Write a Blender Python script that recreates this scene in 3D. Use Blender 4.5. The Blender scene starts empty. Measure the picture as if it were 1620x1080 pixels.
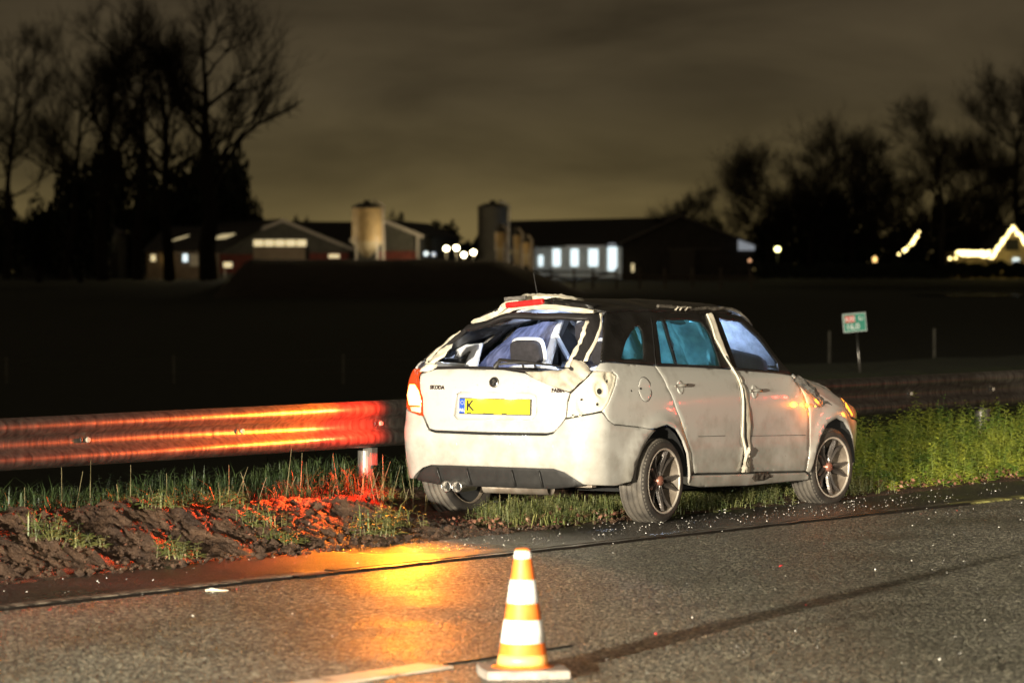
import bpy, math, random
from mathutils import Vector, Matrix, noise
from mathutils.geometry import delaunay_2d_cdt
random.seed(7)
PI = math.pi
SC = bpy.context.scene
COL = SC.collection

# ------------------------------------------------------------------ camera
F_PX, HOR, CAM_H = 5600.0, 430.0, 1.68
cam = bpy.data.cameras.new("camera"); camo = bpy.data.objects.new("camera", cam); COL.objects.link(camo)
cam.sensor_width = 36.0; cam.lens = F_PX / 1620 * 36.0
cam.clip_start = .5; cam.clip_end = 3000
TH = math.atan((540 - HOR) / F_PX)
camo.location = (0, 0, CAM_H); camo.rotation_euler = (PI / 2 - TH, 0, 0)
cam.dof.use_dof = True; cam.dof.focus_distance = 23.6; cam.dof.aperture_fstop = 3.4
SC.camera = camo
SC.view_settings.view_transform = 'Standard'; SC.view_settings.look = 'None'
SC.view_settings.exposure = 0; SC.view_settings.gamma = 1; SC.view_settings.use_curve_mapping = False
SC.cycles.use_denoising = True
SC.cycles.max_bounces = 8; SC.cycles.transparent_max_bounces = 16
SC.cycles.sample_clamp_indirect = 4.0
SC.cycles.caustics_reflective = False; SC.cycles.caustics_refractive = False

# ------------------------------------------------------------------ world: night clouds lit from below by distant towns
W = bpy.data.worlds.new("World"); SC.world = W; W.use_nodes = True
nt = W.node_tree; N = nt.nodes; LK = nt.links
for n in list(N): N.remove(n)
tc = N.new('ShaderNodeTexCoord'); sep = N.new('ShaderNodeSeparateXYZ'); LK.new(tc.outputs['Generated'], sep.inputs[0])
mp = N.new('ShaderNodeMapping'); mp.inputs['Scale'].default_value = (9, 9, 34); LK.new(tc.outputs['Generated'], mp.inputs[0])
nz = N.new('ShaderNodeTexNoise'); nz.inputs['Scale'].default_value = 1.3; nz.inputs['Detail'].default_value = 5; nz.inputs['Roughness'].default_value = .5
nz.inputs['Distortion'].default_value = .3
LK.new(mp.outputs[0], nz.inputs[0])
ramp = N.new('ShaderNodeValToRGB'); LK.new(sep.outputs['Z'], ramp.inputs[0])
e = ramp.color_ramp.elements
e[0].position = 0.0; e[0].color = (.160, .115, .042, 1)
e[1].position = 1.0; e[1].color = (.020, .017, .012, 1)
for p, c in ((.012, (.140, .103, .040, 1)), (.028, (.088, .066, .029, 1)), (.05, (.066, .050, .026, 1)), (.085, (.056, .042, .024, 1))):
    q = ramp.color_ramp.elements.new(p); q.color = c
mr = N.new('ShaderNodeMapRange'); LK.new(nz.outputs[0], mr.inputs['Value'])
mr.inputs['From Min'].default_value = .3; mr.inputs['From Max'].default_value = .7
mr.inputs['To Min'].default_value = .62; mr.inputs['To Max'].default_value = 1.25
mul = N.new('ShaderNodeVectorMath'); mul.operation = 'SCALE'; LK.new(ramp.outputs[0], mul.inputs[0]); LK.new(mr.outputs[0], mul.inputs['Scale'])
bg = N.new('ShaderNodeBackground'); bg.inputs['Strength'].default_value = 1.0
LK.new(mul.outputs[0], bg.inputs[0])
wo = N.new('ShaderNodeOutputWorld'); LK.new(bg.outputs[0], wo.inputs[0])

# ------------------------------------------------------------------ lamps of vehicles standing behind the photographer, and added fill spots
def light(name, kind, loc, power, color, target=None, size=.05, angle=None, blend=.5, parent=None):
    l = bpy.data.lights.new(name, kind); l.energy = power; l.color = color
    l.shadow_soft_size = size
    o = bpy.data.objects.new(name, l); COL.objects.link(o); o.location = loc
    if kind == 'SPOT':
        l.spot_size = math.radians(angle); l.spot_blend = blend
    if target is not None:
        o.rotation_euler = (Vector(target) - Vector(loc)).to_track_quat('-Z', 'Y').to_euler()
    if parent: o.parent = parent
    return o
RD = Vector((math.sin(math.radians(36.0)), math.cos(math.radians(36.0)), 0))      # along the road
RN = Vector((-RD.y, RD.x, 0))                                                     # towards the verge
def so(s, o, z=0.0): return RD * s + RN * o + Vector((0, 0, z))
CONE = Vector((.045, 14.75, 0))
def behind(deg, dist, h):
    a = math.radians(deg); return (CONE.x - math.sin(a) * dist, CONE.y - math.cos(a) * dist, h)
WARM = (1.0, .90, .71)
light('headlamp_light', 'SPOT', behind(25, 18, 1.85), 76000, WARM, (1.4, 21, .35), .16, 36, 1.0)
light('headlamp_light', 'SPOT', behind(33.4, 18.4, 1.85), 15000, WARM, (.9, 21, .30), .16, 40, 1.0)

light('fill_light', 'SPOT', (2.2, -3.0, 3.4), 9500, WARM, (2.0, 14.0, 0), .10, 38, 1.0)  # unseen spot added to fill the near road
light('fill_light', 'SPOT', (3.2, -3.0, 2.4), 42000, WARM, (4.9, 29.5, .25), .10, 13, 1.0)  # unseen spot added to brighten the weeds on the right verge
for k in (0, 1.3):     # tail lamps of a vehicle standing farther along the road, outside the picture
    light('tail_light', 'POINT', (12.0+k, 31.0-k*.6, .85), 60, (1, .03, .02), size=.09)

# ------------------------------------------------------------------ materials
MATS = {}
def newmat(name):
    m = bpy.data.materials.new(name); m.use_nodes = True
    n = m.node_tree.nodes; l = m.node_tree.links
    return m, n, l, n['Principled BSDF']
def M(name, color, rough=.6, metal=0., var=.2, vs=6., bump=.0, bs=40., coat=0., spec=.5, emis=None, es=0., color2=None, detail=6, bdist=.01, rvar=.0, stretch=None):
    if name in MATS: return MATS[name]
    m, n, l, b = newmat(name)
    t = n.new('ShaderNodeTexCoord'); src = t.outputs['Object']
    if stretch:
        mpn = n.new('ShaderNodeMapping'); mpn.inputs['Scale'].default_value = stretch; l.new(src, mpn.inputs[0]); src = mpn.outputs[0]
    nn = n.new('ShaderNodeTexNoise'); nn.inputs['Scale'].default_value = vs; nn.inputs['Detail'].default_value = detail; l.new(src, nn.inputs[0])
    r = n.new('ShaderNodeValToRGB'); l.new(nn.outputs[0], r.inputs[0])
    r.color_ramp.elements[0].position = .3; r.color_ramp.elements[1].position = .7
    c2 = color2 or tuple(min(1, c * (1 + var)) for c in color)
    c1 = tuple(c * (1 - var) for c in color) if not color2 else color
    r.color_ramp.elements[0].color = (*c1, 1); r.color_ramp.elements[1].color = (*c2, 1)
    l.new(r.outputs[0], b.inputs['Base Color'])
    b.inputs['Roughness'].default_value = rough; b.inputs['Metallic'].default_value = metal
    b.inputs['Specular IOR Level'].default_value = spec
    b.inputs['Coat Weight'].default_value = coat; b.inputs['Coat Roughness'].default_value = .08
    if rvar:
        k = n.new('ShaderNodeMapRange'); l.new(nn.outputs[0], k.inputs['Value']); k.inputs['From Min'].default_value = .3; k.inputs['From Max'].default_value = .7
        k.inputs['To Min'].default_value = max(.02, rough - rvar); k.inputs['To Max'].default_value = min(1, rough + rvar); l.new(k.outputs[0], b.inputs['Roughness'])
    if bump:
        n2 = n.new('ShaderNodeTexNoise'); n2.inputs['Scale'].default_value = bs; n2.inputs['Detail'].default_value = 5; l.new(src, n2.inputs[0])
        bp = n.new('ShaderNodeBump'); bp.inputs['Strength'].default_value = bump; bp.inputs['Distance'].default_value = bdist
        l.new(n2.outputs[0], bp.inputs['Height']); l.new(bp.outputs[0], b.inputs['Normal'])
    if emis:
        b.inputs['Emission Color'].default_value = (*emis, 1); b.inputs['Emission Strength'].default_value = es
    MATS[name] = m; return m

def asphalt(name, base, grain_lo, grain_hi, rough, wet, gs=110., bstr=1.0, bd=.012):
    m, n, l, b = newmat(name)
    t = n.new('ShaderNodeTexCoord')
    v = n.new('ShaderNodeTexVoronoi'); v.inputs['Scale'].default_value = gs; l.new(t.outputs['Object'], v.inputs['Vector'])
    sp = n.new('ShaderNodeSeparateColor'); l.new(v.outputs['Color'], sp.inputs[0])
    r = n.new('ShaderNodeValToRGB'); l.new(sp.outputs[0], r.inputs[0])
    r.color_ramp.elements[0].color = (*[c * grain_lo for c in base], 1); r.color_ramp.elements[1].color = (*[c * grain_hi for c in base], 1)
    q = r.color_ramp.elements.new(.7); q.color = (*base, 1)
    big = n.new('ShaderNodeTexNoise'); big.inputs['Scale'].default_value = .9; big.inputs['Detail'].default_value = 8; big.inputs['Roughness'].default_value = .62; l.new(t.outputs['Object'], big.inputs[0])
    k = n.new('ShaderNodeMapRange'); l.new(big.outputs[0], k.inputs['Value']); k.inputs['From Min'].default_value = .35; k.inputs['From Max'].default_value = .65
    k.inputs['To Min'].default_value = .72; k.inputs['To Max'].default_value = 1.2
    sc = n.new('ShaderNodeVectorMath'); sc.operation = 'SCALE'; l.new(r.outputs[0], sc.inputs[0]); l.new(k.outputs[0], sc.inputs['Scale'])
    l.new(sc.outputs[0], b.inputs['Base Color'])
    k2 = n.new('ShaderNodeMapRange'); l.new(big.outputs[0], k2.inputs['Value']); k2.inputs['From Min'].default_value = .35; k2.inputs['From Max'].default_value = .65
    k2.inputs['To Min'].default_value = rough - wet; k2.inputs['To Max'].default_value = rough + wet
    l.new(k2.outputs[0], b.inputs['Roughness']); b.inputs['Specular IOR Level'].default_value = .6
    n2 = n.new('ShaderNodeTexNoise'); n2.inputs['Scale'].default_value = gs * .55; n2.inputs['Detail'].default_value = 4; l.new(t.outputs['Object'], n2.inputs[0])
    add = n.new('ShaderNodeMath'); add.operation = 'ADD'; l.new(v.outputs['Distance'], add.inputs[0]); l.new(n2.outputs[0], add.inputs[1])
    bp = n.new('ShaderNodeBump'); bp.inputs['Strength'].default_value = bstr; bp.inputs['Distance'].default_value = bd; bp.invert = True
    l.new(add.outputs[0], bp.inputs['Height']); l.new(bp.outputs[0], b.inputs['Normal'])
    MATS[name] = m; return m

# ------------------------------------------------------------------ mesh helpers
def link(o, parent=None):
    COL.objects.link(o)
    if parent is not None: o.parent = parent
    return o
def mesh_obj(name, vs, fs, mat=None, parent=None, smooth=False, mats=None, midx=None):
    me = bpy.data.meshes.new(name); me.from_pydata([tuple(v) for v in vs], [], fs); me.update()
    if smooth: me.polygons.foreach_set('use_smooth', [True] * len(me.polygons))
    for m in (mats or ([mat] if mat else [])): me.materials.append(m)
    if midx: me.polygons.foreach_set('material_index', midx)
    return link(bpy.data.objects.new(name, me), parent)
def thing(name, label, cat, loc=(0, 0, 0), rz=0, group=None):
    o = bpy.data.objects.new(name, None); COL.objects.link(o); o.location = loc; o.rotation_euler = (0, 0, rz)
    o.empty_display_size = .2
    return tag(o, label, cat, group)
def tag(o, label, cat, group=None):
    o['label'] = label; o['category'] = cat
    if group: o['group'] = group
    return o
def structure(o): o['kind'] = 'structure'; return o
def stuff(o, label=None, cat=None):
    o['kind'] = 'stuff'
    if label: o['label'] = label; o['category'] = cat
    return o
class MB:
    def __init__(s): s.v = []; s.f = []
    def add(s, vs, fs):
        b = len(s.v); s.v += [tuple(v) for v in vs]; s.f += [tuple(i + b for i in f) for f in fs]; return s
    def box(s, c, d, rz=0., bev=0.):
        x, y, z = d[0] / 2, d[1] / 2, d[2] / 2; ca, sa = math.cos(rz), math.sin(rz)
        P = [(sx * x, sy * y, sz * z) for sz in (-1, 1) for sx, sy in ((-1, -1), (1, -1), (1, 1), (-1, 1))]
        P = [(c[0] + a * ca - b * sa, c[1] + a * sa + b * ca, c[2] + k) for a, b, k in P]
        return s.add(P, [(3, 2, 1, 0), (4, 5, 6, 7), (0, 1, 5, 4), (1, 2, 6, 5), (2, 3, 7, 6), (3, 0, 4, 7)])
    def quad(s, a, b, c, d): return s.add([a, b, c, d], [(0, 1, 2, 3)])
    def tube(s, pts, rad, n=8, cap=True):
        pts = [Vector(p) for p in pts]; R = rad if isinstance(rad, (list, tuple)) else [rad] * len(pts)
        rings = []; up = Vector((0, 0, 1)); b = len(s.v)
        for i, p in enumerate(pts):
            t = (pts[min(i + 1, len(pts) - 1)] - pts[max(i - 1, 0)])
            if t.length < 1e-9: t = Vector((0, 0, 1))
            t.normalize()
            a = t.cross(up if abs(t.z) < .95 else Vector((1, 0, 0))).normalized(); c = a.cross(t)
            for k in range(n):
                q = 2 * PI * k / n; s.v.append(tuple(p + (a * math.cos(q) + c * math.sin(q)) * R[i]))
        for i in range(len(pts) - 1):
            for k in range(n):
                k2 = (k + 1) % n; s.f.append((b + i * n + k, b + i * n + k2, b + (i + 1) * n + k2, b + (i + 1) * n + k))
        if cap:
            s.f.append(tuple(b + k for k in range(n))); e = b + (len(pts) - 1) * n; s.f.append(tuple(e + k for k in reversed(range(n))))
        return s
    def lathe(s, prof, n=32, axis='z', c=(0, 0, 0), closed=False):
        b = len(s.v); m = len(prof)
        for k in range(n):
            q = 2 * PI * k / n
            for r, h in prof:
                p = (r * math.cos(q), r * math.sin(q), h)
                if axis == 'y': p = (p[0], p[2], p[1])
                s.v.append((p[0] + c[0], p[1] + c[1], p[2] + c[2]))
        for k in range(n):
            k2 = (k + 1) % n
            for i in range(m if closed else m - 1):
                j = (i + 1) % m; s.f.append((b + k * m + i, b + k2 * m + i, b + k2 * m + j, b + k * m + j))
        return s
    def build(s, name, mat, parent=None, smooth=False):
        return mesh_obj(name, s.v, s.f, mat, parent, smooth)
def bevel(o, w=.01, seg=2):
    m = o.modifiers.new('bevel', 'BEVEL'); m.width = w; m.segments = seg; m.limit_method = 'ANGLE'; return o
def text_obj(name, txt, size, mat, parent, mtx, extrude=.0008, bold=0.0, align='CENTER'):
    cu = bpy.data.curves.new(name, 'FONT'); cu.body = txt; cu.size = size; cu.extrude = extrude; cu.offset = bold
    cu.align_x = align; cu.align_y = 'CENTER'; cu.resolution_u = 3
    t = bpy.data.objects.new('tmp', cu); COL.objects.link(t); dg = bpy.context.evaluated_depsgraph_get()
    me = bpy.data.meshes.new_from_object(t.evaluated_get(dg)); bpy.data.objects.remove(t); me.name = name
    me.materials.clear(); me.materials.append(mat)
    o = bpy.data.objects.new(name, me); link(o, parent); o.matrix_local = mtx; return o

# ------------------------------------------------------------------ ground
def smooth(a, b, x):
    t = max(0., min(1., (x - a) / (b - a))); return t * t * (3 - 2 * t)
def fbm(x, y, z=0., o=5, H=.9): return noise.fractal(Vector((x, y, z)), H, 2.1, o)
def verge_h(s, o):
    """height of the verge; soil ridge on the near part, weedy shoulder farther on"""
    ed = 13.52 + .05 * math.sin(s * 1.3) + .06 * fbm(s * 1.5, 3.3)
    left = 1 - smooth(17.7, 18.6, s)
    ridge = .27 * smooth(ed - .02, ed + .75, o) * (1 - .45 * smooth(14.55, 15.0, o)) * left
    uc = 1 - .8 * (1 - smooth(23.4, 24.6, s)) * (1 - smooth(14.75, 15.15, o))
    flat = .17 * smooth(ed, ed + 1.1, o) * (1 - left) * uc
    h = ridge + flat
    k = smooth(ed - .03, ed + .25, o) * (1 - smooth(15.4, 16.2, o))
    h -= .07 * left * smooth(15.3, 17.0, s) * smooth(ed, ed + .7, o) * (1 - smooth(15.2, 16., o))
    h += k * left * (.055 * fbm(s * 2.2, o * 2.9, 1.) + .045 * abs(fbm(s * 5, o * 5, 4.)) - .022 * abs(fbm(s * 13, o * 13, 9.)) + .010 * fbm(s * 34, o * 34, 2, 3))
    h += k * (1 - left) * (.02 * fbm(s * 3, o * 3) + .008 * fbm(s * 20, o * 20))
    # ruts under the two wheels standing in the verge
    h -= .9 * smooth(16., 18., o)
    return h - .012 * (1 - smooth(ed - .05, ed, o))
def field_h(x, y):
    return -.75 + .75 * smooth(150, 240, y) + 1.1 * smooth(245, 285, y) + .06 * fbm(x * .05, y * .05)
road_m = asphalt('wet_asphalt', (.175, .162, .120), .15, 3.2, .48, .1, 60., 1.0, .028)
shoulder_m = asphalt('wet_smooth_asphalt', (.034, .030, .025), .5, 2.6, .36, .12, 70., .7, .012)
def grid_so(name, s0, s1, ds, o0, o1, do, hf, mat):
    ns = int((s1 - s0) / ds) + 1; no = int((o1 - o0) / do) + 1
    vs = []
    for i in range(ns):
        for j in range(no):
            s = s0 + (s1 - s0) * i / (ns - 1); o = o0 + (o1 - o0) * j / (no - 1); p = so(s, o); vs.append((p.x, p.y, hf(s, o)))
    fs = [(i * no + j, (i + 1) * no + j, (i + 1) * no + j + 1, i * no + j + 1) for i in range(ns - 1) for j in range(no - 1)]
    return mesh_obj(name, vs, fs, mat, smooth=True)
structure(grid_so('ground', -900, 1500, 100, -900, 14, 100, lambda s, o: -.06, M('dark_ground', (.04, .035, .025), .9, bump=.5, bs=5)))
structure(grid_so('road', -60, 260, 4, -2, 12.34, 1.2, lambda s, o: 0.0, road_m))
structure(grid_so('road_shoulder', -60, 260, 1, 12.34, 13.75, .3, lambda s, o: -.004 if o < 12.5 else -.007, shoulder_m))

soil_m, n, l, b = newmat('churned_soil')
t = n.new('ShaderNodeTexCoord'); a1 = n.new('ShaderNodeTexNoise'); a1.inputs['Scale'].default_value = 6; a1.inputs['Detail'].default_value = 9; l.new(t.outputs['Object'], a1.inputs[0])
r = n.new('ShaderNodeValToRGB'); l.new(a1.outputs[0], r.inputs[0]); r.color_ramp.elements[0].position = .32; r.color_ramp.elements[1].position = .72
r.color_ramp.elements[0].color = (.035, .018, .010, 1); r.color_ramp.elements[1].color = (.13, .072, .040, 1); l.new(r.outputs[0], b.inputs['Base Color'])
b.inputs['Roughness'].default_value = .62
a2 = n.new('ShaderNodeTexNoise'); a2.inputs['Scale'].default_value = 38; a2.inputs['Detail'].default_value = 8; a2.inputs['Roughness'].default_value = .7; l.new(t.outputs['Object'], a2.inputs[0])
bp = n.new('ShaderNodeBump'); bp.inputs['Strength'].default_value = .9; bp.inputs['Distance'].default_value = .03; l.new(a2.outputs[0], bp.inputs['Height']); l.new(bp.outputs[0], b.inputs['Normal'])
structure(grid_so('verge', 13, 31, .018, 13.40, 15.9, .018, verge_h, soil_m))
structure(grid_so('verge', 10, 13, .1, 13.40, 15.9, .1, verge_h, soil_m)); structure(grid_so('verge', 31, 36, .1, 13.40, 15.9, .1, verge_h, soil_m))
grass_ground = M('dark_turf', (.020, .026, .010), .9, var=.4, vs=3, bump=.8, bs=25, bdist=.05)
structure(grid_so('far_verge', -60, 10, .5, 13.40, 22, .25, verge_h, grass_ground))
structure(grid_so('far_verge', 36, 240, 1, 13.40, 22, .25, verge_h, grass_ground))
structure(grid_so('bank', 10, 36, .5, 15.9, 22, .25, verge_h, grass_ground))
# field: a fan that reaches the horizon
def fan():
    vs = []; fs = []; ys = [18, 22, 26, 30, 34, 38, 42, 47, 52, 58, 64, 72, 80, 90, 100, 115, 130, 150, 165, 180, 195, 210, 225, 240, 250, 258, 266, 275, 285, 300, 340, 400, 500, 700, 1000, 1500, 2500]
    nx = 70
    for y in ys:
        for i in range(nx + 1):
            u = i / nx * 2 - 1; x = u * (30 + y * .9)
            z = field_h(x, y)
            o = RN.x * x + RN.y * y
            z = min(z, -.75 + 0.0 * z) if y < 150 else z
            if o < 24: z = -1.3
            vs.append((x, y, z))
    for j in range(len(ys) - 1):
        for i in range(nx): a = j * (nx + 1) + i; fs.append((a, a + 1, a + nx + 2, a + nx + 1))
    return mesh_obj('field', vs, fs, grass_ground, smooth=True)
structure(fan())
structure(grid_so('field_edge', -60, 400, 4, 21.9, 40, 1, lambda s, o: -.78, grass_ground))

# edge line, worn into three looks, and the wet seam next to it
def worn_paint(name, col, cover, vs):
    m, n, l, b = newmat(name); t = n.new('ShaderNodeTexCoord')
    a = n.new('ShaderNodeTexNoise'); a.inputs['Scale'].default_value = vs; a.inputs['Detail'].default_value = 10; a.inputs['Roughness'].default_value = .7; l.new(t.outputs['Object'], a.inputs[0])
    r = n.new('ShaderNodeValToRGB'); l.new(a.outputs[0], r.inputs[0]); r.color_ramp.elements[0].position = cover - .06; r.color_ramp.elements[1].position = cover + .06
    r.color_ramp.elements[0].color = (.035, .030, .024, 1); r.color_ramp.elements[1].color = (*col, 1); l.new(r.outputs[0], b.inputs['Base Color'])
    b.inputs['Roughness'].default_value = .42
    v = n.new('ShaderNodeTexNoise'); v.inputs['Scale'].default_value = 140; l.new(t.outputs['Object'], v.inputs[0])
    bp = n.new('ShaderNodeBump'); bp.inputs['Strength'].default_value = .5; bp.inputs['Distance'].default_value = .006; l.new(v.outputs[0], bp.inputs['Height']); l.new(bp.outputs[0], b.inputs['Normal'])
    return m
def strip(name, s0, s1, o0, o1, h, mat, ds=.12, jit=.006, seed=0.):
    """a low raised band with rough edges"""
    vs = []; fs = []; k = int((s1 - s0) / ds) + 1
    for i in range(k + 1):
        s = s0 + (s1 - s0) * i / k
        j0 = jit * fbm(s * 4, seed, 0, 3); j1 = jit * fbm(s * 4, seed + 7, 0, 3)
        for o, z in ((o0 + j0, .0), (o0 + j0 + .012, h), (o1 + j1 - .012, h), (o1 + j1, .0)): p = so(s, o); vs.append((p.x, p.y, z - .002 if z == 0 else z + .002 * noise.noise(Vector((s * 9, o * 9, 1)))))
    for i in range(k):
        for j in range(3): a = i * 4 + j; fs.append((a, a + 4, a + 5, a + 1))
    return mesh_obj(name, vs, fs, mat, smooth=False)
structure(strip('road_seam', 8, 15.0, 12.37, 12.395, .010, M('tar_seam', (.016, .013, .011), .3, bump=.6, bs=60), jit=.02))
structure(strip('road_seam', 15.0, 22.6, 12.33, 12.40, .014, MATS['tar_seam'], jit=.035, seed=3.))
structure(strip('edge_marking', 8, 15.4, 12.41, 12.52, .010, worn_paint('worn_white_paint', (.30, .25, .19), .5, 9)))
structure(strip('edge_marking', 15.4, 22.4, 12.41, 12.50, .016, worn_paint('wet_dark_paint', (.10, .08, .06), .56, 6), jit=.02))
structure(strip('edge_marking', 22.4, 60, 12.36, 12.49, .010, worn_paint('worn_yellowish_paint', (.38, .36, .12), .47, 5)))
structure(strip('lane_marking', 6.5, 12.0, 9.02, 9.22, .008, worn_paint('white_road_paint', (.62, .56, .44), .40, 7), jit=.01))
structure(strip('road_seam', 12.0, 13.0, 9.10, 9.14, .008, M('tar_seam', (.012, .01, .009), .3), jit=.01))

# ------------------------------------------------------------------ the car: one body surface S(u, z); u runs along the side, round the corner and across the tail
def sinterp(tab, v):
    n = len(tab)
    if v <= tab[0][0]: return tab[0][1]
    if v >= tab[-1][0]: return tab[-1][1]
    for i in range(n - 1):
        if v <= tab[i + 1][0]:
            x0, y0 = tab[i]; x1, y1 = tab[i + 1]; h = x1 - x0
            m0 = (y1 - y0) / h if i == 0 else (y1 - tab[i - 1][1]) / (x1 - tab[i - 1][0])
            m1 = (y1 - y0) / h if i + 2 >= n else (tab[i + 2][1] - y0) / (tab[i + 2][0] - x0)
            t = (v - x0) / h; t2 = t * t; t3 = t2 * t
            return (2*t3-3*t2+1)*y0 + (t3-2*t2+t)*h*m0 + (3*t2-2*t3)*y1 + (t3-t2)*h*m1
WZ=[(.18,.775),(.26,.797),(.34,.806),(.5,.815),(.66,.821),(.80,.821),(.90,.812),(.98,.795),(1.04,.768),(1.12,.735),(1.25,.676),(1.38,.605),(1.44,.56)]
WX=[(-.93,.955),(-.6,.975),(-.2,.995),(.4,1.0),(1.6,1.0),(2.2,.995),(2.6,.97),(2.9,.93),(3.3,.90)]
RX=[(.2,-.885),(.30,-.915),(.42,-.94),(.55,-.955),(.62,-.952),(.68,-.93),(.80,-.92),(.93,-.915),(1.0,-.895),(1.06,-.86),(1.2,-.775),(1.36,-.672),(1.45,-.60)]
FX=[(.2,.80),(.4,.97),(.55,1.0),(.7,.93),(.8,.75),(.9,.5)]
X0,RR,W0=-.93,.20,.82
XF,RF=3.28,.45
ARC=RR*PI/2; UR=X0+RR; UB=UR-ARC; UC=UB-(W0-RR)
ARF=RF*PI/2; UF=XF-RF
def nominal(u):
    if UR <= u <= UF: return u, -W0
    if u < UR:
        if u > UB:
            a = (UR-u)/RR; return UR-RR*math.sin(a), -(W0-RR)-RR*math.cos(a)
        return X0, -(W0-RR)+(UB-u)
    a = (u-UF)/RF
    if a < PI/2: return UF+RF*math.sin(a), -(W0-RF)-RF*math.cos(a)
    return XF, -(W0-RF)+(u-UF-ARF)
def S0(u, z):
    x, y = nominal(u); w = sinterp(WZ, z)*sinterp(WX, x)/W0; yy = y*w; rx = sinterp(RX, z)
    if x < .2:
        k = (.2-x)/(.2-X0); x = x+(rx-X0)*k**1.5
        if x < .2: x += .045*(y/W0)**2*k**6
    if x > UF: x = UF+(x-UF)*sinterp(FX, z)
    return Vector((x, yy, z))
def damage(p):
    """the upper left rear corner is crushed inwards and down"""
    k = smooth(.0, .5, p.y) * smooth(1.02, 1.40, p.z) * (1 - smooth(-.2, .8, p.x))
    p = Vector((p.x, p.y - .13*k, p.z - .075*k))
    j = smooth(1.05, 1.3, p.z) * .012
    return p + j * noise.noise_vector(p * 5)
def S(u, z):
    flip = u < UC
    if flip: u = 2*UC-u
    p = S0(u, z)
    fl = 0.
    if -.65 < u < .5 or 2.0 < u < 2.9:                      # flared wheel arches and a soft shoulder
        for c, rr in ((-.09, .375), (2.49, .36)):
            d = math.hypot(u-c, z-.285); fl += .020*math.exp(-((d-rr)/.045)**2)
    p.y -= fl
    if -.6 < u < 2.8: p.y += .007*math.exp(-((z-.90)/.02)**2) - .006*math.exp(-((z-.455)/.03)**2)
    if flip: p.y = -p.y
    return damage(p)
def normal_of(f, a, b, e=.004):
    d1 = f(a+e, b)-f(a-e, b); d2 = f(a, b+e)-f(a, b-e); n = d1.cross(d2)
    return n.normalized() if n.length > 1e-12 else Vector((0, 0, 1))
# top surface T(x, t): roof, windscreen, bonnet; t runs from the right edge (-1) to the left edge (1)
ZT=[(-.64,1.395),(-.52,1.412),(0,1.415),(.9,1.408),(1.2,1.400),(1.42,1.378),(1.50,1.33),(1.58,1.23),(1.66,1.12),(1.74,1.03),(1.83,.962),(2.1,.915),(2.35,.855),(2.6,.775),(2.85,.715),(3.1,.66),(3.28,.60)]
CR=[(-.64,.055),(0,.078),(.9,.080),(1.3,.085),(1.5,.10),(1.75,.08),(1.9,.05),(2.4,.075),(2.9,.09),(3.28,.05)]
def T(x, t):
    zt = sinterp(ZT, x); e = S0(min(x, 3.2), zt)
    hw = -e.y; a = min(1., abs(t))
    z = zt + sinterp(CR, x)*(1-a**2.6)
    bulge = .05*(1-a*a)*smooth(1.2, 1.6, x) if x < 2.6 else .05*(1-a*a)
    if x < -.3: bulge -= .05*(1-a*a)*smooth(-.3, -.64, x)
    p = Vector((e.x+bulge, hw*t, z))
    # dents of the roof
    p.z += .012*fbm(p.x*2.2, p.y*2.5, 3)*smooth(1.2, 1.35, p.z)
    return damage(p)

def inside(poly, x, y):
    c = False; j = len(poly)-1
    for i in range(len(poly)):
        xi, yi = poly[i]; xj, yj = poly[j]
        if (yi > y) != (yj > y) and x < (xj-xi)*(y-yi)/(yj-yi)+xi: c = not c
        j = i
    return c
def dist_poly(poly, x, y):
    best = 9
    for i in range(len(poly)):
        ax, ay = poly[i-1]; bx, by = poly[i]; dx, dy = bx-ax, by-ay; L2 = dx*dx+dy*dy
        t = 0 if L2 == 0 else max(0, min(1, ((x-ax)*dx+(y-ay)*dy)/L2)); best = min(best, math.hypot(ax+dx*t-x, ay+dy*t-y))
    return best
def chaikin(p, k=2):
    for _ in range(k):
        q = []
        for i in range(len(p)):
            a, b = p[i-1], p[i]; q += [(a[0]*.75+b[0]*.25, a[1]*.75+b[1]*.25), (a[0]*.25+b[0]*.75, a[1]*.25+b[1]*.75)]
        p = q
    return p
def resample(poly, st):
    o = []
    for i in range(len(poly)):
        a, b = poly[i], poly[(i+1) % len(poly)]; L = math.hypot(b[0]-a[0], b[1]-a[1]); k = max(1, int(math.ceil(L/st)))
        o += [(a[0]+(b[0]-a[0])*q/k, a[1]+(b[1]-a[1])*q/k) for q in range(k)]
    return o
def area(p): return sum(p[i-1][0]*p[i][1]-p[i][0]*p[i-1][1] for i in range(len(p)))/2
def offset_poly(p, d):
    s = 1 if area(p) > 0 else -1; o = []
    for i in range(len(p)):
        a, b, c = Vector(p[i-1]), Vector(p[i]), Vector(p[(i+1) % len(p)])
        n = Vector((0., 0.))
        for e in (b-a, c-b):
            if e.length > 1e-9: e = e.normalized(); n += Vector((-e.y, e.x))*s
        if n.length > 1e-9: n.normalize()
        o.append((p[i][0]+n.x*d, p[i][1]+n.y*d))
    return o
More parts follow.
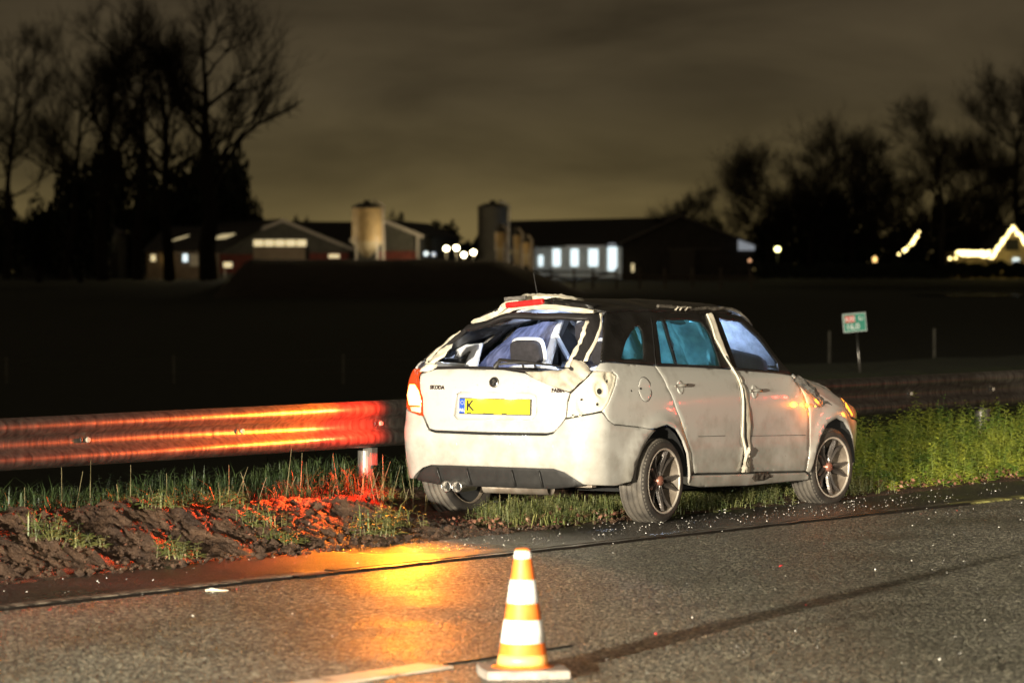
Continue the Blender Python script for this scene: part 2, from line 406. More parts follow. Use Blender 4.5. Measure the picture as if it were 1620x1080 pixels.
def panel(name, poly, mat, parent, f=S, step=.04, gap=.0028, thick=.014, off=0., holes=(), rnd=.0035, mirror=False, rough=None, smoothp=0, both=False):
    if smoothp: poly = chaikin(poly, smoothp)
    if area(poly) < 0: poly = poly[::-1]
    outer = resample(offset_poly(resample(poly, step), gap) if gap else poly, step)
    loops = [outer]+[resample(h if area(h) > 0 else h[::-1], step) for h in holes]
    pts = []; edges = []; role = []
    def addloop(lp, r):
        b = len(pts); pts.extend(lp); role.extend([r]*len(lp)); edges.extend((b+i, b+(i+1) % len(lp)) for i in range(len(lp)))
    for k, lp in enumerate(loops): addloop(lp, 1)
    nb = len(pts)
    ok = lambda x, y, m: inside(outer, x, y) and not any(inside(h, x, y) for h in loops[1:]) and all(dist_poly(h, x, y) > m for h in loops)
    if rnd:
        for k, lp in enumerate(loops):
            for q in offset_poly(lp, .008 if k == 0 else -.008):
                if ok(q[0], q[1], .0055): pts.append(q); role.append(0)
    xs = [p[0] for p in outer]; ys = [p[1] for p in outer]
    x = min(xs)
    while x < max(xs):
        y = min(ys)
        while y < max(ys):
            if ok(x, y, step*.45): pts.append((x, y)); role.append(0)
            y += step
        x += step
    V, E_, Fc, ov, _, _ = delaunay_2d_cdt([Vector(p) for p in pts], edges, [], 0, 1e-6)
    rl = [1 if any(i < nb for i in ids) else 0 for ids in ov]
    tris = []
    for t3 in Fc:
        cx = sum(V[i].x for i in t3)/3; cy = sum(V[i].y for i in t3)/3
        if inside(outer, cx, cy) and not any(inside(h, cx, cy) for h in loops[1:]): tris.append(tuple(t3))
    used = sorted({i for t3 in tris for i in t3}); mp_ = {i: k for k, i in enumerate(used)}
    P = []; Q = []
    for i in used:
        a, b = V[i].x, V[i].y; p = f(a, b); nn = normal_of(f, a, b); o = off
        if rough: o += rough(a, b)
        if rl[i] and rnd: o -= rnd
        P.append(p+nn*o); Q.append(p+nn*(o-thick))
    tris = [tuple(mp_[i] for i in t3) for t3 in tris]
    def fl(t3):
        a, b, c = (V[used[i]] for i in t3); return t3 if (b.x-a.x)*(c.y-a.y)-(b.y-a.y)*(c.x-a.x) > 0 else t3[::-1]
    tris = [fl(t3) for t3 in tris]
    cnt = {}
    for t3 in tris:
        for i in range(3): cnt[(t3[i], t3[(i+1) % 3])] = 1
    bd = [e for e in cnt if (e[1], e[0]) not in cnt]
    if thick <= 0:
        res = mesh_obj(name, P, tris, mat, parent, smooth=True)
        if mirror: return res, mesh_obj(name, [tuple(damage(Vector((v[0], -v[1], v[2])))) for v in P], [g[::-1] for g in tris], mat, parent, smooth=True)
        return res
    vs = P+Q; nP = len(P); fs = list(tris)+[tuple(i+nP for i in t3[::-1]) for t3 in tris]+[(b, a, a+nP, b+nP) for a, b in bd]
    o = mesh_obj(name, vs, fs, mat, parent, smooth=True)
    me = o.data
    me.polygons.foreach_set('use_smooth', [True]*(len(tris)) + [True]*len(tris) + [False]*len(bd))
    if mirror:
        o2 = mesh_obj(name, [tuple(damage(Vector((v[0], -v[1], v[2])))) for v in [tuple(q) for q in vs]], [g[::-1] for g in fs], mat, parent, smooth=True); return o, o2
    return o

fw = Vector((math.sin(.5665), math.cos(.5665), -.0072)).normalized()
Lf = Vector((-math.cos(.5665), math.sin(.5665), -.002)); Lf = (Lf-Lf.dot(fw)*fw).normalized(); Up = fw.cross(Lf)
car = thing('wrecked_car', 'damaged white estate car with black roof and broken tailgate stopped against the crash barrier', 'car')
car.matrix_world = Matrix(((fw.x, Lf.x, Up.x, .357), (fw.y, Lf.y, Up.y, 24.28), (fw.z, Lf.z, Up.z, 0), (0, 0, 0, 1)))
CM = car.matrix_world.copy()

# paint: dirty white with splashes low down
def paint(name, base, dirt, coat=.6):
    m, n, l, b = newmat(name); t = n.new('ShaderNodeTexCoord')
    a = n.new('ShaderNodeTexNoise'); a.inputs['Scale'].default_value = 7; a.inputs['Detail'].default_value = 12; a.inputs['Roughness'].default_value = .6; l.new(t.outputs['Object'], a.inputs[0])
    sp = n.new('ShaderNodeSeparateXYZ'); l.new(t.outputs['Object'], sp.inputs[0])
    low = n.new('ShaderNodeMapRange'); l.new(sp.outputs['Z'], low.inputs['Value']); low.inputs['From Min'].default_value = .75; low.inputs['From Max'].default_value = .15; low.inputs['To Min'].default_value = -.03; low.inputs['To Max'].default_value = .38
    # road film gathers on the side more than on the tail
    ad = n.new('ShaderNodeMath'); l.new(a.outputs[0], ad.inputs[0]); l.new(low.outputs[0], ad.inputs[1])
    r = n.new('ShaderNodeMapRange'); l.new(ad.outputs[0], r.inputs['Value']); r.inputs['From Min'].default_value = .50; r.inputs['From Max'].default_value = 1.15
    s2 = n.new('ShaderNodeTexNoise'); s2.inputs['Scale'].default_value = 55; s2.inputs['Detail'].default_value = 3; l.new(t.outputs['Object'], s2.inputs[0])
    r2 = n.new('ShaderNodeMapRange'); l.new(s2.outputs[0], r2.inputs['Value']); r2.inputs['From Min'].default_value = .68; r2.inputs['From Max'].default_value = .74; r2.inputs['To Max'].default_value = .55
    mx0 = n.new('ShaderNodeMath'); mx0.operation = 'MAXIMUM'; l.new(r.outputs[0], mx0.inputs[0]); l.new(r2.outputs[0], mx0.inputs[1])
    mx = n.new('ShaderNodeMixRGB'); l.new(mx0.outputs[0], mx.inputs[0]); mx.inputs[1].default_value = (*base, 1); mx.inputs[2].default_value = (*dirt, 1)
    l.new(mx.outputs[0], b.inputs['Base Color']); b.inputs['Roughness'].default_value = .3; b.inputs['Coat Weight'].default_value = 1.0
    rr = n.new('ShaderNodeMapRange'); l.new(mx0.outputs[0], rr.inputs['Value']); rr.inputs['To Min'].default_value = .04; rr.inputs['To Max'].default_value = .25; l.new(rr.outputs[0], b.inputs['Coat Roughness'])
    n3 = n.new('ShaderNodeTexNoise'); n3.inputs['Scale'].default_value = 2.2; l.new(t.outputs['Object'], n3.inputs[0])
    bp = n.new('ShaderNodeBump'); bp.inputs['Strength'].default_value = .10; bp.inputs['Distance'].default_value = .03; l.new(n3.outputs[0], bp.inputs['Height']); l.new(bp.outputs[0], b.inputs['Coat Normal'])
    return m
WHITE = paint('white_car_paint', (.49, .475, .435), (.20, .175, .135))
CREAM = M('bare_cream_metal', (.58, .53, .42), .5, var=.25, vs=9, bump=.15, bs=30)
DUSTY = M('dusty_folded_metal', (.24, .21, .165), .7, color2=(.50, .45, .36), vs=11, bump=.4, bs=35)
BLACKP = M('black_wrap', (.012, .011, .010), .32, var=.5, vs=5, bump=.12, bs=14, bdist=.02, coat=.25, rvar=.12)
BLK = M('black_plastic', (.016, .015, .014), .55, var=.3, vs=20)
DARK = M('underbody_black', (.008, .008, .008), .9)
RUB = M('black_rubber_seal', (.01, .01, .01), .6)
CHROME = M('dull_steel', (.45, .43, .40), .35, metal=1, var=.2, bump=.2, bs=20)
SEAT = M('dark_seat_cloth', (.022, .020, .024), .95, var=.3, vs=30)
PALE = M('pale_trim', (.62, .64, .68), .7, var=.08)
AIRB = M('airbag_cloth', (.75, .77, .80), .9, var=.08, vs=8, bump=.6, bs=10, bdist=.03)

def curtain(name, col, rough=.9):
    m, n, l, b = newmat(name)
    for x in list(n):
        if x.type != 'OUTPUT_MATERIAL': n.remove(x)
    out = [x for x in n if x.type == 'OUTPUT_MATERIAL'][0]
    t = n.new('ShaderNodeTexCoord'); a = n.new('ShaderNodeTexNoise'); a.inputs['Scale'].default_value = 8; a.inputs['Detail'].default_value = 8; l.new(t.outputs['Object'], a.inputs[0])
    r = n.new('ShaderNodeValToRGB'); l.new(a.outputs[0], r.inputs[0]); r.color_ramp.elements[0].position = .3; r.color_ramp.elements[1].position = .75
    r.color_ramp.elements[0].color = (*[c*.3 for c in col], 1); r.color_ramp.elements[1].color = (*[min(1, c*1.2) for c in col], 1)
    tr = n.new('ShaderNodeBsdfTranslucent'); di = n.new('ShaderNodeBsdfDiffuse'); mx = n.new('ShaderNodeMixShader'); mx.inputs[0].default_value = .3
    l.new(r.outputs[0], tr.inputs[0]); l.new(r.outputs[0], di.inputs[0]); l.new(tr.outputs[0], mx.inputs[1]); l.new(di.outputs[0], mx.inputs[2]); l.new(mx.outputs[0], out.inputs[0])
    return m
def glass(name, tint, fog=.0, fogcol=(.6, .7, .8), rough=.02, ior=1.45):
    m, n, l, b = newmat(name)
    out = [x for x in n if x.type == 'OUTPUT_MATERIAL'][0]; n.remove(b)
    t = n.new('ShaderNodeTexCoord'); a = n.new('ShaderNodeTexNoise'); a.inputs['Scale'].default_value = 7; a.inputs['Detail'].default_value = 9; a.inputs['Roughness'].default_value = .65; l.new(t.outputs['Object'], a.inputs[0])
    tp = n.new('ShaderNodeBsdfTransparent'); tp.inputs[0].default_value = (*tint, 1)
    gl = n.new('ShaderNodeBsdfGlossy'); gl.inputs['Roughness'].default_value = rough; gl.inputs[0].default_value = (.8, .8, .8, 1)
    fr = n.new('ShaderNodeFresnel'); fr.inputs[0].default_value = ior
    tl0 = n.new('ShaderNodeBsdfTranslucent'); tl0.inputs[0].default_value = (*fogcol, 1); df0 = n.new('ShaderNodeBsdfDiffuse'); df0.inputs[0].default_value = (*fogcol, 1)
    tl = n.new('ShaderNodeMixShader'); l.new(tl0.outputs[0], tl.inputs[1]); l.new(df0.outputs[0], tl.inputs[2])
    k = n.new('ShaderNodeMapRange'); l.new(a.outputs[0], k.inputs['Value']); k.inputs['From Min'].default_value = .3; k.inputs['From Max'].default_value = .7; k.inputs['To Min'].default_value = fog*.35; k.inputs['To Max'].default_value = min(1, fog*1.5)
    m1 = n.new('ShaderNodeMixShader'); l.new(k.outputs[0], m1.inputs[0]); l.new(tp.outputs[0], m1.inputs[1]); l.new(tl.outputs[0], m1.inputs[2])
    m2 = n.new('ShaderNodeMixShader'); l.new(fr.outputs[0], m2.inputs[0]); l.new(m1.outputs[0], m2.inputs[1]); l.new(gl.outputs[0], m2.inputs[2]); l.new(m2.outputs[0], out.inputs[0])
    return m

mir = lambda u: 2*UC-u
# --- side panels -----------------------------------------------------------
RARCH=[(-.475,.283),(-.431,.346),(-.355,.452),(-.26,.559),(-.162,.621),(-.037,.651),(.096,.614),(.19,.533),(.269,.407),(.318,.293),(.325,.225)]
FARCH=[(2.12,.20),(2.135,.334),(2.205,.484),(2.33,.585),(2.487,.618),(2.643,.585),(2.77,.499),(2.85,.387),(2.87,.25)]
DOORR=[(.398,.303),(.353,.401),(.278,.516),(.188,.662),(.122,.743),(.05,.855),(-.029,.967),(-.085,1.049)]
quarter=[(-.245,.629),(-.335,.642),(-.677,.671),(-.754,.703),(-.811,.763),(-.747,.821),(-.647,.927),(-.609,.991),(-.642,1.013),(-.866,1.026),(-.80,1.075),(-.721,1.081),(-.406,1.066),(-.085,1.049)]+DOORR[::-1][1:]+[(.36,.300),(.325,.24)]+[(.318,.293),(.269,.407),(.19,.533),(.096,.614),(-.037,.651),(-.162,.628)]
panel('quarter_panel', quarter, WHITE, car, mirror=True, gap=.0016, rnd=.002)
rdoor=DOORR+[(.36,1.038),(.814,1.017),(.956,1.006),(1.012,.916),(1.034,.768),(1.035,.539),(1.085,.406),(1.05,.28),(.70,.293)]
o1, o2 = panel('rear_door', rdoor, WHITE, car, mirror=True)
fdoor=[(1.000,1.006),(1.058,.932),(1.112,.849),(1.130,.766),(1.150,.568),(1.183,.279),(2.045,.252),(2.064,.371),(2.061,.54),(2.048,.676),(1.975,.79),(1.875,.90),(1.80,.955),(1.622,.971)]
panel('front_door', fdoor, WHITE, car, mirror=True)
fender=[(1.81,.953),(1.885,.90),(1.985,.79),(2.055,.68),(2.069,.54),(2.072,.371),(2.055,.252),(2.10,.235)]+FARCH[1:]+[(3.02,.25),(3.05,.52),(3.0,.585),(2.92,.60),(2.817,.612),(2.692,.685),(2.588,.768),(2.35,.845),(2.1,.908),(1.9,.945)]
panel('front_fender', fender, WHITE, car, mirror=True)
panel('sill', [(.335,.222),(.345,.295),(.70,.284),(1.154,.271),(2.06,.243),(2.10,.222),(2.12,.182),(1.2,.18),(.517,.20)], WHITE, car, off=-.004, mirror=True, thick=.05)
bumper=[(-.431,.346),(-.355,.452),(-.255,.559),(-.170,.618),(-.245,.627),(-.335,.640),(-.677,.669),(-.756,.701),(-.818,.752),(-.962,.727),(-1.072,.706),(-1.108,.660),(-1.150,.610),(-1.21,.597),(UC,.592)]
bumper += [(mir(u), z) for u, z in bumper[-2::-1]]
bot=[(-.475,.283),(-.622,.262),(-.935,.277),(-1.0,.318),(-1.07,.357),(-1.15,.378),(UC,.380)]
bumper += ([(u, z) for u, z in bot]+[(mir(u), z) for u, z in bot[-2::-1]])[::-1]
panel('rear_bumper', bumper, WHITE, car, off=.004, thick=.03, step=.05, rnd=.003, gap=.001)
dif=[(-.94,.272),(-1.0,.312),(-1.07,.350),(-1.15,.372),(UC,.374)]; dif += [(mir(u), z) for u, z in dif[-2::-1]]
dif += [(mir(-.94), .262), (mir(-1.2), .236), (-1.2, .236), (-.94, .262)]
panel('diffuser', dif, BLK, car, off=-.025, thick=.03, gap=-.004)
for u in (-1.26, UC+.18, UC-.2, mir(-1.2)):
    panel('diffuser_fin', [(u-.006,.25),(u+.006,.25),(u-.012,.36),(u-.02,.36)], BLK, car, off=-.006, thick=.03, gap=0, rnd=0)
fb = [(2.88,.25),(2.86,.387),(2.80,.47),(2.92,.59),(3.06,.58),(3.3,.60),(4.0,.60),(4.0,.22),(3.3,.22)]
panel('front_bumper', fb, WHITE, car, mirror=True, step=.08)
hl = [(2.588,.776),(2.70,.745),(2.86,.700),(3.02,.64),(3.02,.60),(2.92,.605),(2.817,.618),(2.692,.69)]
AMB = M('lit_amber_lens', (.8, .25, .03), .2, emis=(1, .30, .02), es=3.2)
HLG = M('dull_headlamp_glass', (.25, .20, .16), .12, coat=1, var=.3, vs=30)
ha = panel('headlight', hl, HLG, car, mirror=True, thick=.03)
panel('indicator', [(2.60,.768),(2.70,.732),(2.80,.672),(2.86,.628),(2.82,.628),(2.70,.698)], AMB, car, off=.003, thick=.02)
# --- black upper body with window openings -----------------------------------
QW=[(-.503,1.098),(-.474,1.141),(-.39,1.213),(-.284,1.275),(-.179,1.314),(-.102,1.318),(-.085,1.29),(-.112,1.235),(-.209,1.095)]
RQ=[(.16,1.330),(.20,1.352),(.262,1.350),(.212,1.058),(.018,1.064)]
RG=[(.300,1.354),(.636,1.358),(.783,1.341),(.839,1.259),(.83,1.146),(.815,1.034),(.237,1.055)]
FG=[(1.063,1.359),(1.261,1.347),(1.372,1.335),(1.502,1.238),(1.609,1.112),(1.665,1.04),(1.64,.990),(1.613,.975),(1.044,1.014)]
side_up=[(-.79,1.082),(-.721,1.086),(-.406,1.071),(-.085,1.054),(.36,1.043),(.814,1.022),(.99,1.012),(1.622,.976),(1.80,.960),(1.82,.965),(1.742,1.025),(1.66,1.115),(1.58,1.225),(1.50,1.325),(1.42,1.376),(1.2,1.399),(.9,1.406),(0,1.413),(-.48,1.410),(-.60,1.392),(-.68,1.30),(-.745,1.18)]
panel('window_surround', side_up, BLACKP, car, holes=[QW, RQ, RG, FG], mirror=True, step=.035, gap=0)
TEAL = glass('tinted_side_glass', (.26, .80, .80), .12, (.25, .7, .7), .03)
CLEAR = glass('wet_front_glass', (.92, .99, 1.0), .04, (.5, .65, .85), .02)
for nm, pl, mt in (('quarter_glass', QW, TEAL), ('rear_door_glass', RQ, TEAL), ('rear_door_glass', RG, TEAL), ('front_door_glass', FG, CLEAR)):
    panel(nm, pl, mt, car, off=-.008, thick=0, gap=-.006, rnd=0, mirror=True, step=.08)
CURT = curtain('curtain_airbag_cloth', (.70, .78, .80))
panel('curtain_airbag', [(-.55,1.05),(.88,1.0),(.88,1.37),(-.2,1.37),(-.5,1.25)], CURT, car, off=-.07, thick=0, gap=0, step=.05, rough=lambda a, b: .03*math.sin(a*14+2*b)+.03*fbm(a*5, b*6))
LCURT = M('frosted_left_window', (.05, .055, .10), .5, color2=(.26, .27, .40), vs=5, detail=8, stretch=(5, 5, .5))
o_ = panel('frosted_window', [(-.02,1.0),(.84,1.0),(.82,1.37),(.12,1.37)], LCURT, car, off=-.06, thick=0, gap=0, step=.06)
for v_ in o_.data.vertices: v_.co = damage(Vector((v_.co.x, -v_.co.y, v_.co.z)))
o_.data.update()
# door shut line through the upper body, and the belt seal
panel('door_gap', [(-.072,1.06),(-.02,1.16),(.075,1.30),(.12,1.365),(.128,1.362),(.083,1.298),(-.01,1.155),(-.062,1.058)], RUB, car, off=.002, thick=.004, gap=0, rnd=0)
panel('belt_seal', [(-.08,1.044),(.36,1.033),(.80,1.014),(.80,1.024),(.36,1.044),(-.08,1.056)], RUB, car, off=.006, thick=.008, gap=0, rnd=0, mirror=True)
panel('belt_seal', [(1.01,1.004),(1.62,.968),(1.79,.956),(1.79,.965),(1.62,.979),(1.01,1.016)], RUB, car, off=.006, thick=.008, gap=0, rnd=0, mirror=True)
# --- roof, windscreen, bonnet ------------------------------------------------
panel('roof', [(-.55,-.995),(1.30,-.995),(1.40,-.6),(1.42,0),(1.40,.6),(1.30,.995),(-.55,.995),(-.57,0)], BLACKP, car, f=T, step=.07, gap=0, thick=.012, rough=lambda a, b: .012*fbm(a*4, b*3.)*smooth(.9, 1.3, a))
SCREEN = glass('fogged_windscreen', (.28, .34, .55), .95, (.72, .82, .98), .25, 1.12)
panel('windscreen', [(1.42,-.93),(1.46,-.3),(1.46,.3),(1.42,.93),(1.77,.96),(1.84,.4),(1.84,-.4),(1.77,-.96)], SCREEN, car, f=T, step=.05, gap=0, thick=0, rnd=0)
panel('bonnet', [(1.90,-.95),(2.4,-.96),(2.85,-.90),(3.1,-.5),(3.12,0),(3.1,.5),(2.85,.90),(2.4,.96),(1.90,.95),(1.87,0)], WHITE, car, f=T, step=.07, gap=0, thick=.012, rough=lambda a, b: .02*fbm(a*3, b*3))
panel('cowl', [(1.79,-.97),(1.85,0),(1.79,.97),(1.90,.95),(1.88,0),(1.90,-.95)], BLK, car, f=T, step=.07, gap=0, thick=.02)
# bent roof rail along the right edge, scuffed where the car slid on it
mb = MB(); pts = []
for i in range(24):
    u = .35 + i*.052; p = T(u, -.93); pts.append(p+Vector((0, 0, .014+.012*noise.noise(Vector((u*7, 2, 1))))))
mb.tube(pts, [.012+.006*noise.noise(Vector((i*.9, 5, 5))) for i in range(24)], 6); mb.build('roof_trim', M('scuffed_black_trim', (.03, .026, .022), .5, color2=(.16, .14, .11), vs=18, bump=.5, bs=30), car)
mb = MB(); mb.tube([T(-.35, .1), T(-.35, .1)+Vector((-.07, 0, .20))], [.006, .0025], 6); mb.build('antenna', BLK, car)
for u in (.55, .62, .70):       # torn strips standing off the roof edge
    p = T(u, -.96); mb = MB(); q = Vector((.03, -.01, .03))
    mb.tube([p, p+q*.7, p+q+Vector((.04, 0, -.008))], [.009, .006, .003], 5); mb.build('torn_trim', DUSTY, car)
# --- torn seam at the middle pillar ------------------------------------------
bsl=[(.918,1.389),(.877,1.227),(.909,1.096),(.966,.998),(1.031,.899),(1.041,.768),(1.038,.637),(1.040,.539),(1.095,.422),(1.125,.372),(1.075,.284)]
bsr=[(.984,1.389),(.956,1.259),(.943,1.12),(.961,1.031),(1.034,.932),(1.086,.849),(1.112,.767),(1.140,.635),(1.143,.503),(1.160,.404),(1.169,.28)]
PSK = sorted([(-a[1], (a[0]+b_[0])/2) for a, b_ in zip(bsl, bsr)])
panel('torn_pillar_strip', bsl+bsr[::-1], CREAM, car, off=.008, thick=.02, gap=0, step=.02, rnd=.001, rough=lambda a, b: .005*fbm(a*14, b*9)+.006*(1 if a-sinterp(PSK, -b) > 0 else 0))
inn=[(a[0]+(b[0]-a[0])*.15, a[1]) for a, b in zip(bsl, bsr)][2:]; inm=[(a[0]+(b[0]-a[0])*.42+.004*noise.noise(Vector((a[1]*9, 0, 0))), a[1]) for a, b in zip(bsl, bsr)][2:]
panel('pillar_gap', inn+inm[::-1], DARK, car, off=.016, thick=.006, gap=0, rnd=0, step=.03)
panel('bent_pillar_foot', [(1.045,.29),(1.075,.37),(1.09,.46),(1.115,.41),(1.12,.33),(1.09,.285)], DUSTY, car, off=.03, thick=.02, gap=0, step=.015, rough=lambda a, b: .02*fbm(a*25, b*18))
panel('sill_dent', [(1.24,.235),(1.27,.268),(1.36,.272),(1.47,.262),(1.52,.235),(1.44,.215),(1.30,.21)], M('torn_dark_metal', (.02, .017, .014), .5, color2=(.09, .075, .06), vs=25, bump=.9, bs=40), car, off=.004, thick=.01, gap=0, step=.012, rough=lambda a, b: .012*fbm(a*30, b*30))
# --- tailgate ----------------------------------------------------------------
RWIN=[(mir(-1.115),1.040),(mir(-1.02),1.086),(mir(-.94),1.235),(mir(-.875),1.362),(-1.746,1.372),(-1.395,1.372),(-.877,1.366),(-.939,1.239),(-1.02,1.086),(-1.081,1.032),(-1.244,1.022),(-1.589,1.042),(-1.97,1.046)]
hr=[(UC,.608),(-1.2,.612),(-1.150,.622),(-1.105,.672),(-1.072,.718),(-1.062,.826),(-1.038,.880)]
hatch=hr+[(-1.14,.914),(-1.296,.968),(-1.40,1.008),(-1.589,1.030),(-1.97,1.034),(-2.20,1.026),(mir(-1.0),.99),(mir(-1.03),.90)]+[(mir(u), z) for u, z in hr[:0:-1]]
PLH=[(-1.985,.712),(-1.965,.860),(-1.93,.872),(-1.36,.872),(-1.312,.858),(-1.306,.74),(-1.335,.700),(-1.955,.692)]
tg = panel('tailgate', hatch, WHITE, car, holes=[PLH], step=.04, rnd=.005, rough=lambda a, b: .006*math.exp(-((b-.865)/.02)**2))
panel('plate_recess', offset_poly(PLH[::-1] if area(PLH) < 0 else PLH, -.012), WHITE, car, off=-.022, thick=.01, gap=0, rnd=0)
mb = MB()
def onS(u, z, off=0., f=S): return f(u, z)+normal_of(f, u, z)*off
def frameS(u, z, off=0.):
    p = onS(u, z, off); n_ = normal_of(S, u, z); du = (S(u+.01, z)-S(u-.01, z)).normalized(); dz = n_.cross(du).normalized()
    return Matrix(((du.x, dz.x, n_.x, p.x), (du.y, dz.y, n_.y, p.y), (du.z, dz.z, n_.z, p.z), (0, 0, 0, 1)))
def local_obj(mb, name, mat, parent, mtx, smooth=False, bev=0):
    o = mb.build(name, mat, parent, smooth); o.matrix_local = mtx
    if bev: bevel(o, bev)
    return o
PY = M('yellow_number_plate', (.85, .72, .02), .45, var=.06, vs=14, emis=None); PB = M('blue_plate_band', (.02, .08, .45), .4, var=.1)
PM = frameS(-1.645, .780, -.012)
pl = local_obj(MB().box((0, 0, 0), (.565, .108, .006)), 'number_plate_holder', BLK, car, PM, bev=.004)
z3 = lambda z: Matrix.Translation((0, 0, z))
local_obj(MB().box((.022, 0, 0), (.510, .096, .004)), 'number_plate', PY, pl, z3(.0055))
local_obj(MB().box((-.255, 0, 0), (.044, .096, .004)), 'plate_band', PB, pl, z3(.0056))
WL = M('white_letter', (.8, .8, .8), .5, var=.05); BL = M('black_letter', (.015, .013, .012), .5, var=.2)
text_obj('country_code', 'NL', .030, WL, pl, Matrix.Translation((-.255, -.028, .0078)), bold=.0006)
st = MB()
for k in range(12):
    a = k*PI/6; st.add([(-.255+.012*math.cos(a)+.0022*math.cos(b), .022+.012*math.sin(a)+.0022*math.sin(b), .0082) for b in [j*PI*.4 for j in range(5)]], [(0, 1, 2, 3, 4)])
st.build('star_ring', PY, pl)
text_obj('plate_letter', 'K', .092, BL, pl, Matrix.Translation((-.192, 0, .0078)), bold=.0028)
for x0, x1 in ((-.215,-.18),(-.09,-.005),(.06,.10)): local_obj(MB().box(((x0+x1)/2, -.046, 0), (x1-x0, .005, .001)), 'plate_smudge', BL, pl, z3(.008))
# two lamps above the plate
PLL = M('number_plate_lamp', (1, 1, .95), .3, emis=(1, .97, .88), es=40)
for du in (-.125, .115):
    mt = frameS(-1.645+du, .853, -.004); local_obj(MB().box((0, 0, 0), (.055, .010, .014)), 'plate_lamp', PLL, car, mt, bev=.003)
    q = CM @ onS(-1.645+du, .846, .006); light('plate_lamp_light', 'POINT', q, .55, (1, .97, .88), size=.012)
# badge: dark disc with a winged arrow, and the two names
bd_ = local_obj(MB().lathe([(0, .006), (.020, .008), (.032, .006), (.034, .002), (.036, 0)], 40), 'badge', M('dark_badge', (.02, .02, .02), .15, coat=1), car, frameS(-1.646, .940, .004), smooth=True)
local_obj(MB().lathe([(.031, .0075), (.034, .008), (.036, .004)], 40), 'badge_ring', CHROME, bd_, Matrix.Identity(4), smooth=True)
ar = MB().add([(-.006,-.018,.009),(.002,-.018,.009),(.004,-.004,.009),(.018,.004,.009),(.012,.008,.009),(.002,.004,.009),(.006,.016,.009),(-.002,.020,.009),(-.012,.010,.009),(-.006,.004,.009)], [tuple(range(10))])
ar.build('badge_arrow', CHROME, bd_)
text_obj('name_badge', 'SKODA', .036, M('chrome_letter', (.035, .022, .02), .4, metal=.2), car, frameS(-2.135, .899, .002), .0015, .0018)
text_obj('name_badge', 'FABIA', .036, MATS['chrome_letter'], car, frameS(-1.13, .893, .004), .0015, .0018)
for u, z in ((-1.936, .528), (-1.489, .538), (-1.15, .53)):
    local_obj(MB().lathe([(0, .002), (.010, .002), (.011, 0)], 16), 'parking_sensor', CREAM, car, frameS(u, z, .0065), smooth=True)
# folded skin and bare lamp housing at the right rear corner
fold=[(-1.40,1.012),(-1.262,1.014),(-1.085,1.028),(-1.01,1.09),(-.93,1.085),(-.885,1.04),(-.868,1.022),(-.95,.955),(-1.036,.886),(-1.14,.912),(-1.296,.96)]
panel('crumpled_skin', fold, DUSTY, car, off=.010, thick=.015, gap=0, step=.022, rough=lambda a, b: .016*fbm(a*9, b*14, 2)+.012*math.sin((a+b*1.4)*40)*smooth(-1.2, -1.0, a))
lamp=[(-1.069,.716),(-1.060,.811),(-1.038,.872),(-.943,.952),(-.866,1.020),(-.70,1.025),(-.642,1.010),(-.612,.991),(-.647,.927),(-.747,.821),(-.811,.763),(-.962,.737)]
def lampdent(a, b):
    d = 0
    for (cu, cz, r, h) in ((-.94,.80,.075,-.022),(-.80,.905,.07,-.020),(-.72,.985,.04,-.01),(-.95,.87,.05,.010)): d += h*smooth(r, r*.6, math.hypot(a-cu, b-cz))
    return d
lh = panel('lamp_housing', lamp, CREAM, car, off=-.018, thick=.006, gap=.001, step=.016, rnd=-.012, rough=lampdent)
for u, z, r in ((-.808,.893,.019),(-.719,.958,.009),(-.845,.805,.009),(-.965,.837,.008),(-1.027,.732,.006),(-.975,.736,.006)):
    local_obj(MB().lathe([(0, .0015), (r, .0015), (r+.001, 0)], 20), 'mounting_hole', DARK, lh, frameS(u, z, -.018+lampdent(u, z)+.003))
    local_obj(MB().lathe([(r+.001, .001), (r+.003, .004), (r+.006, .001)], 20), 'hole_rim', CREAM, lh, frameS(u, z, -.018+lampdent(u, z)+.001), smooth=True)
# left tail lamp, lit
ll=[(mir(-1.062),.70),(mir(-1.062),.826),(mir(-1.038),.878),(mir(-1.0),.93),(mir(-.943),.99),(mir(-.866),1.02),(mir(-.70),1.02),(mir(-.747),.821),(mir(-.811),.763),(mir(-.962),.728)]
RED = M('red_lamp_lens', (.35, .01, .01), .12, coat=1, emis=(1, .12, .01), es=.9)
AMBR = M('lit_amber_lamp', (1, .5, .1), .3, emis=(1, .42, .07), es=12)
WLN = M('white_lamp_lens', (.6, .5, .4), .2, emis=(1, .45, .12), es=1.5)
tl = panel('tail_lamp', ll, RED, car, off=.004, thick=.03, gap=.002)
panel('indicator_lens', [(mir(-1.058),.775),(mir(-1.05),.83),(mir(-1.03),.875),(mir(-.985),.915),(mir(-.91),.915),(mir(-.88),.84),(mir(-.93),.775)], AMBR, tl, off=.008, thick=.01, gap=0)
panel('reversing_lens', [(mir(-1.056),.725),(mir(-1.057),.765),(mir(-.94),.765),(mir(-.965),.735)], WLN, tl, off=.007, thick=.01, gap=0)
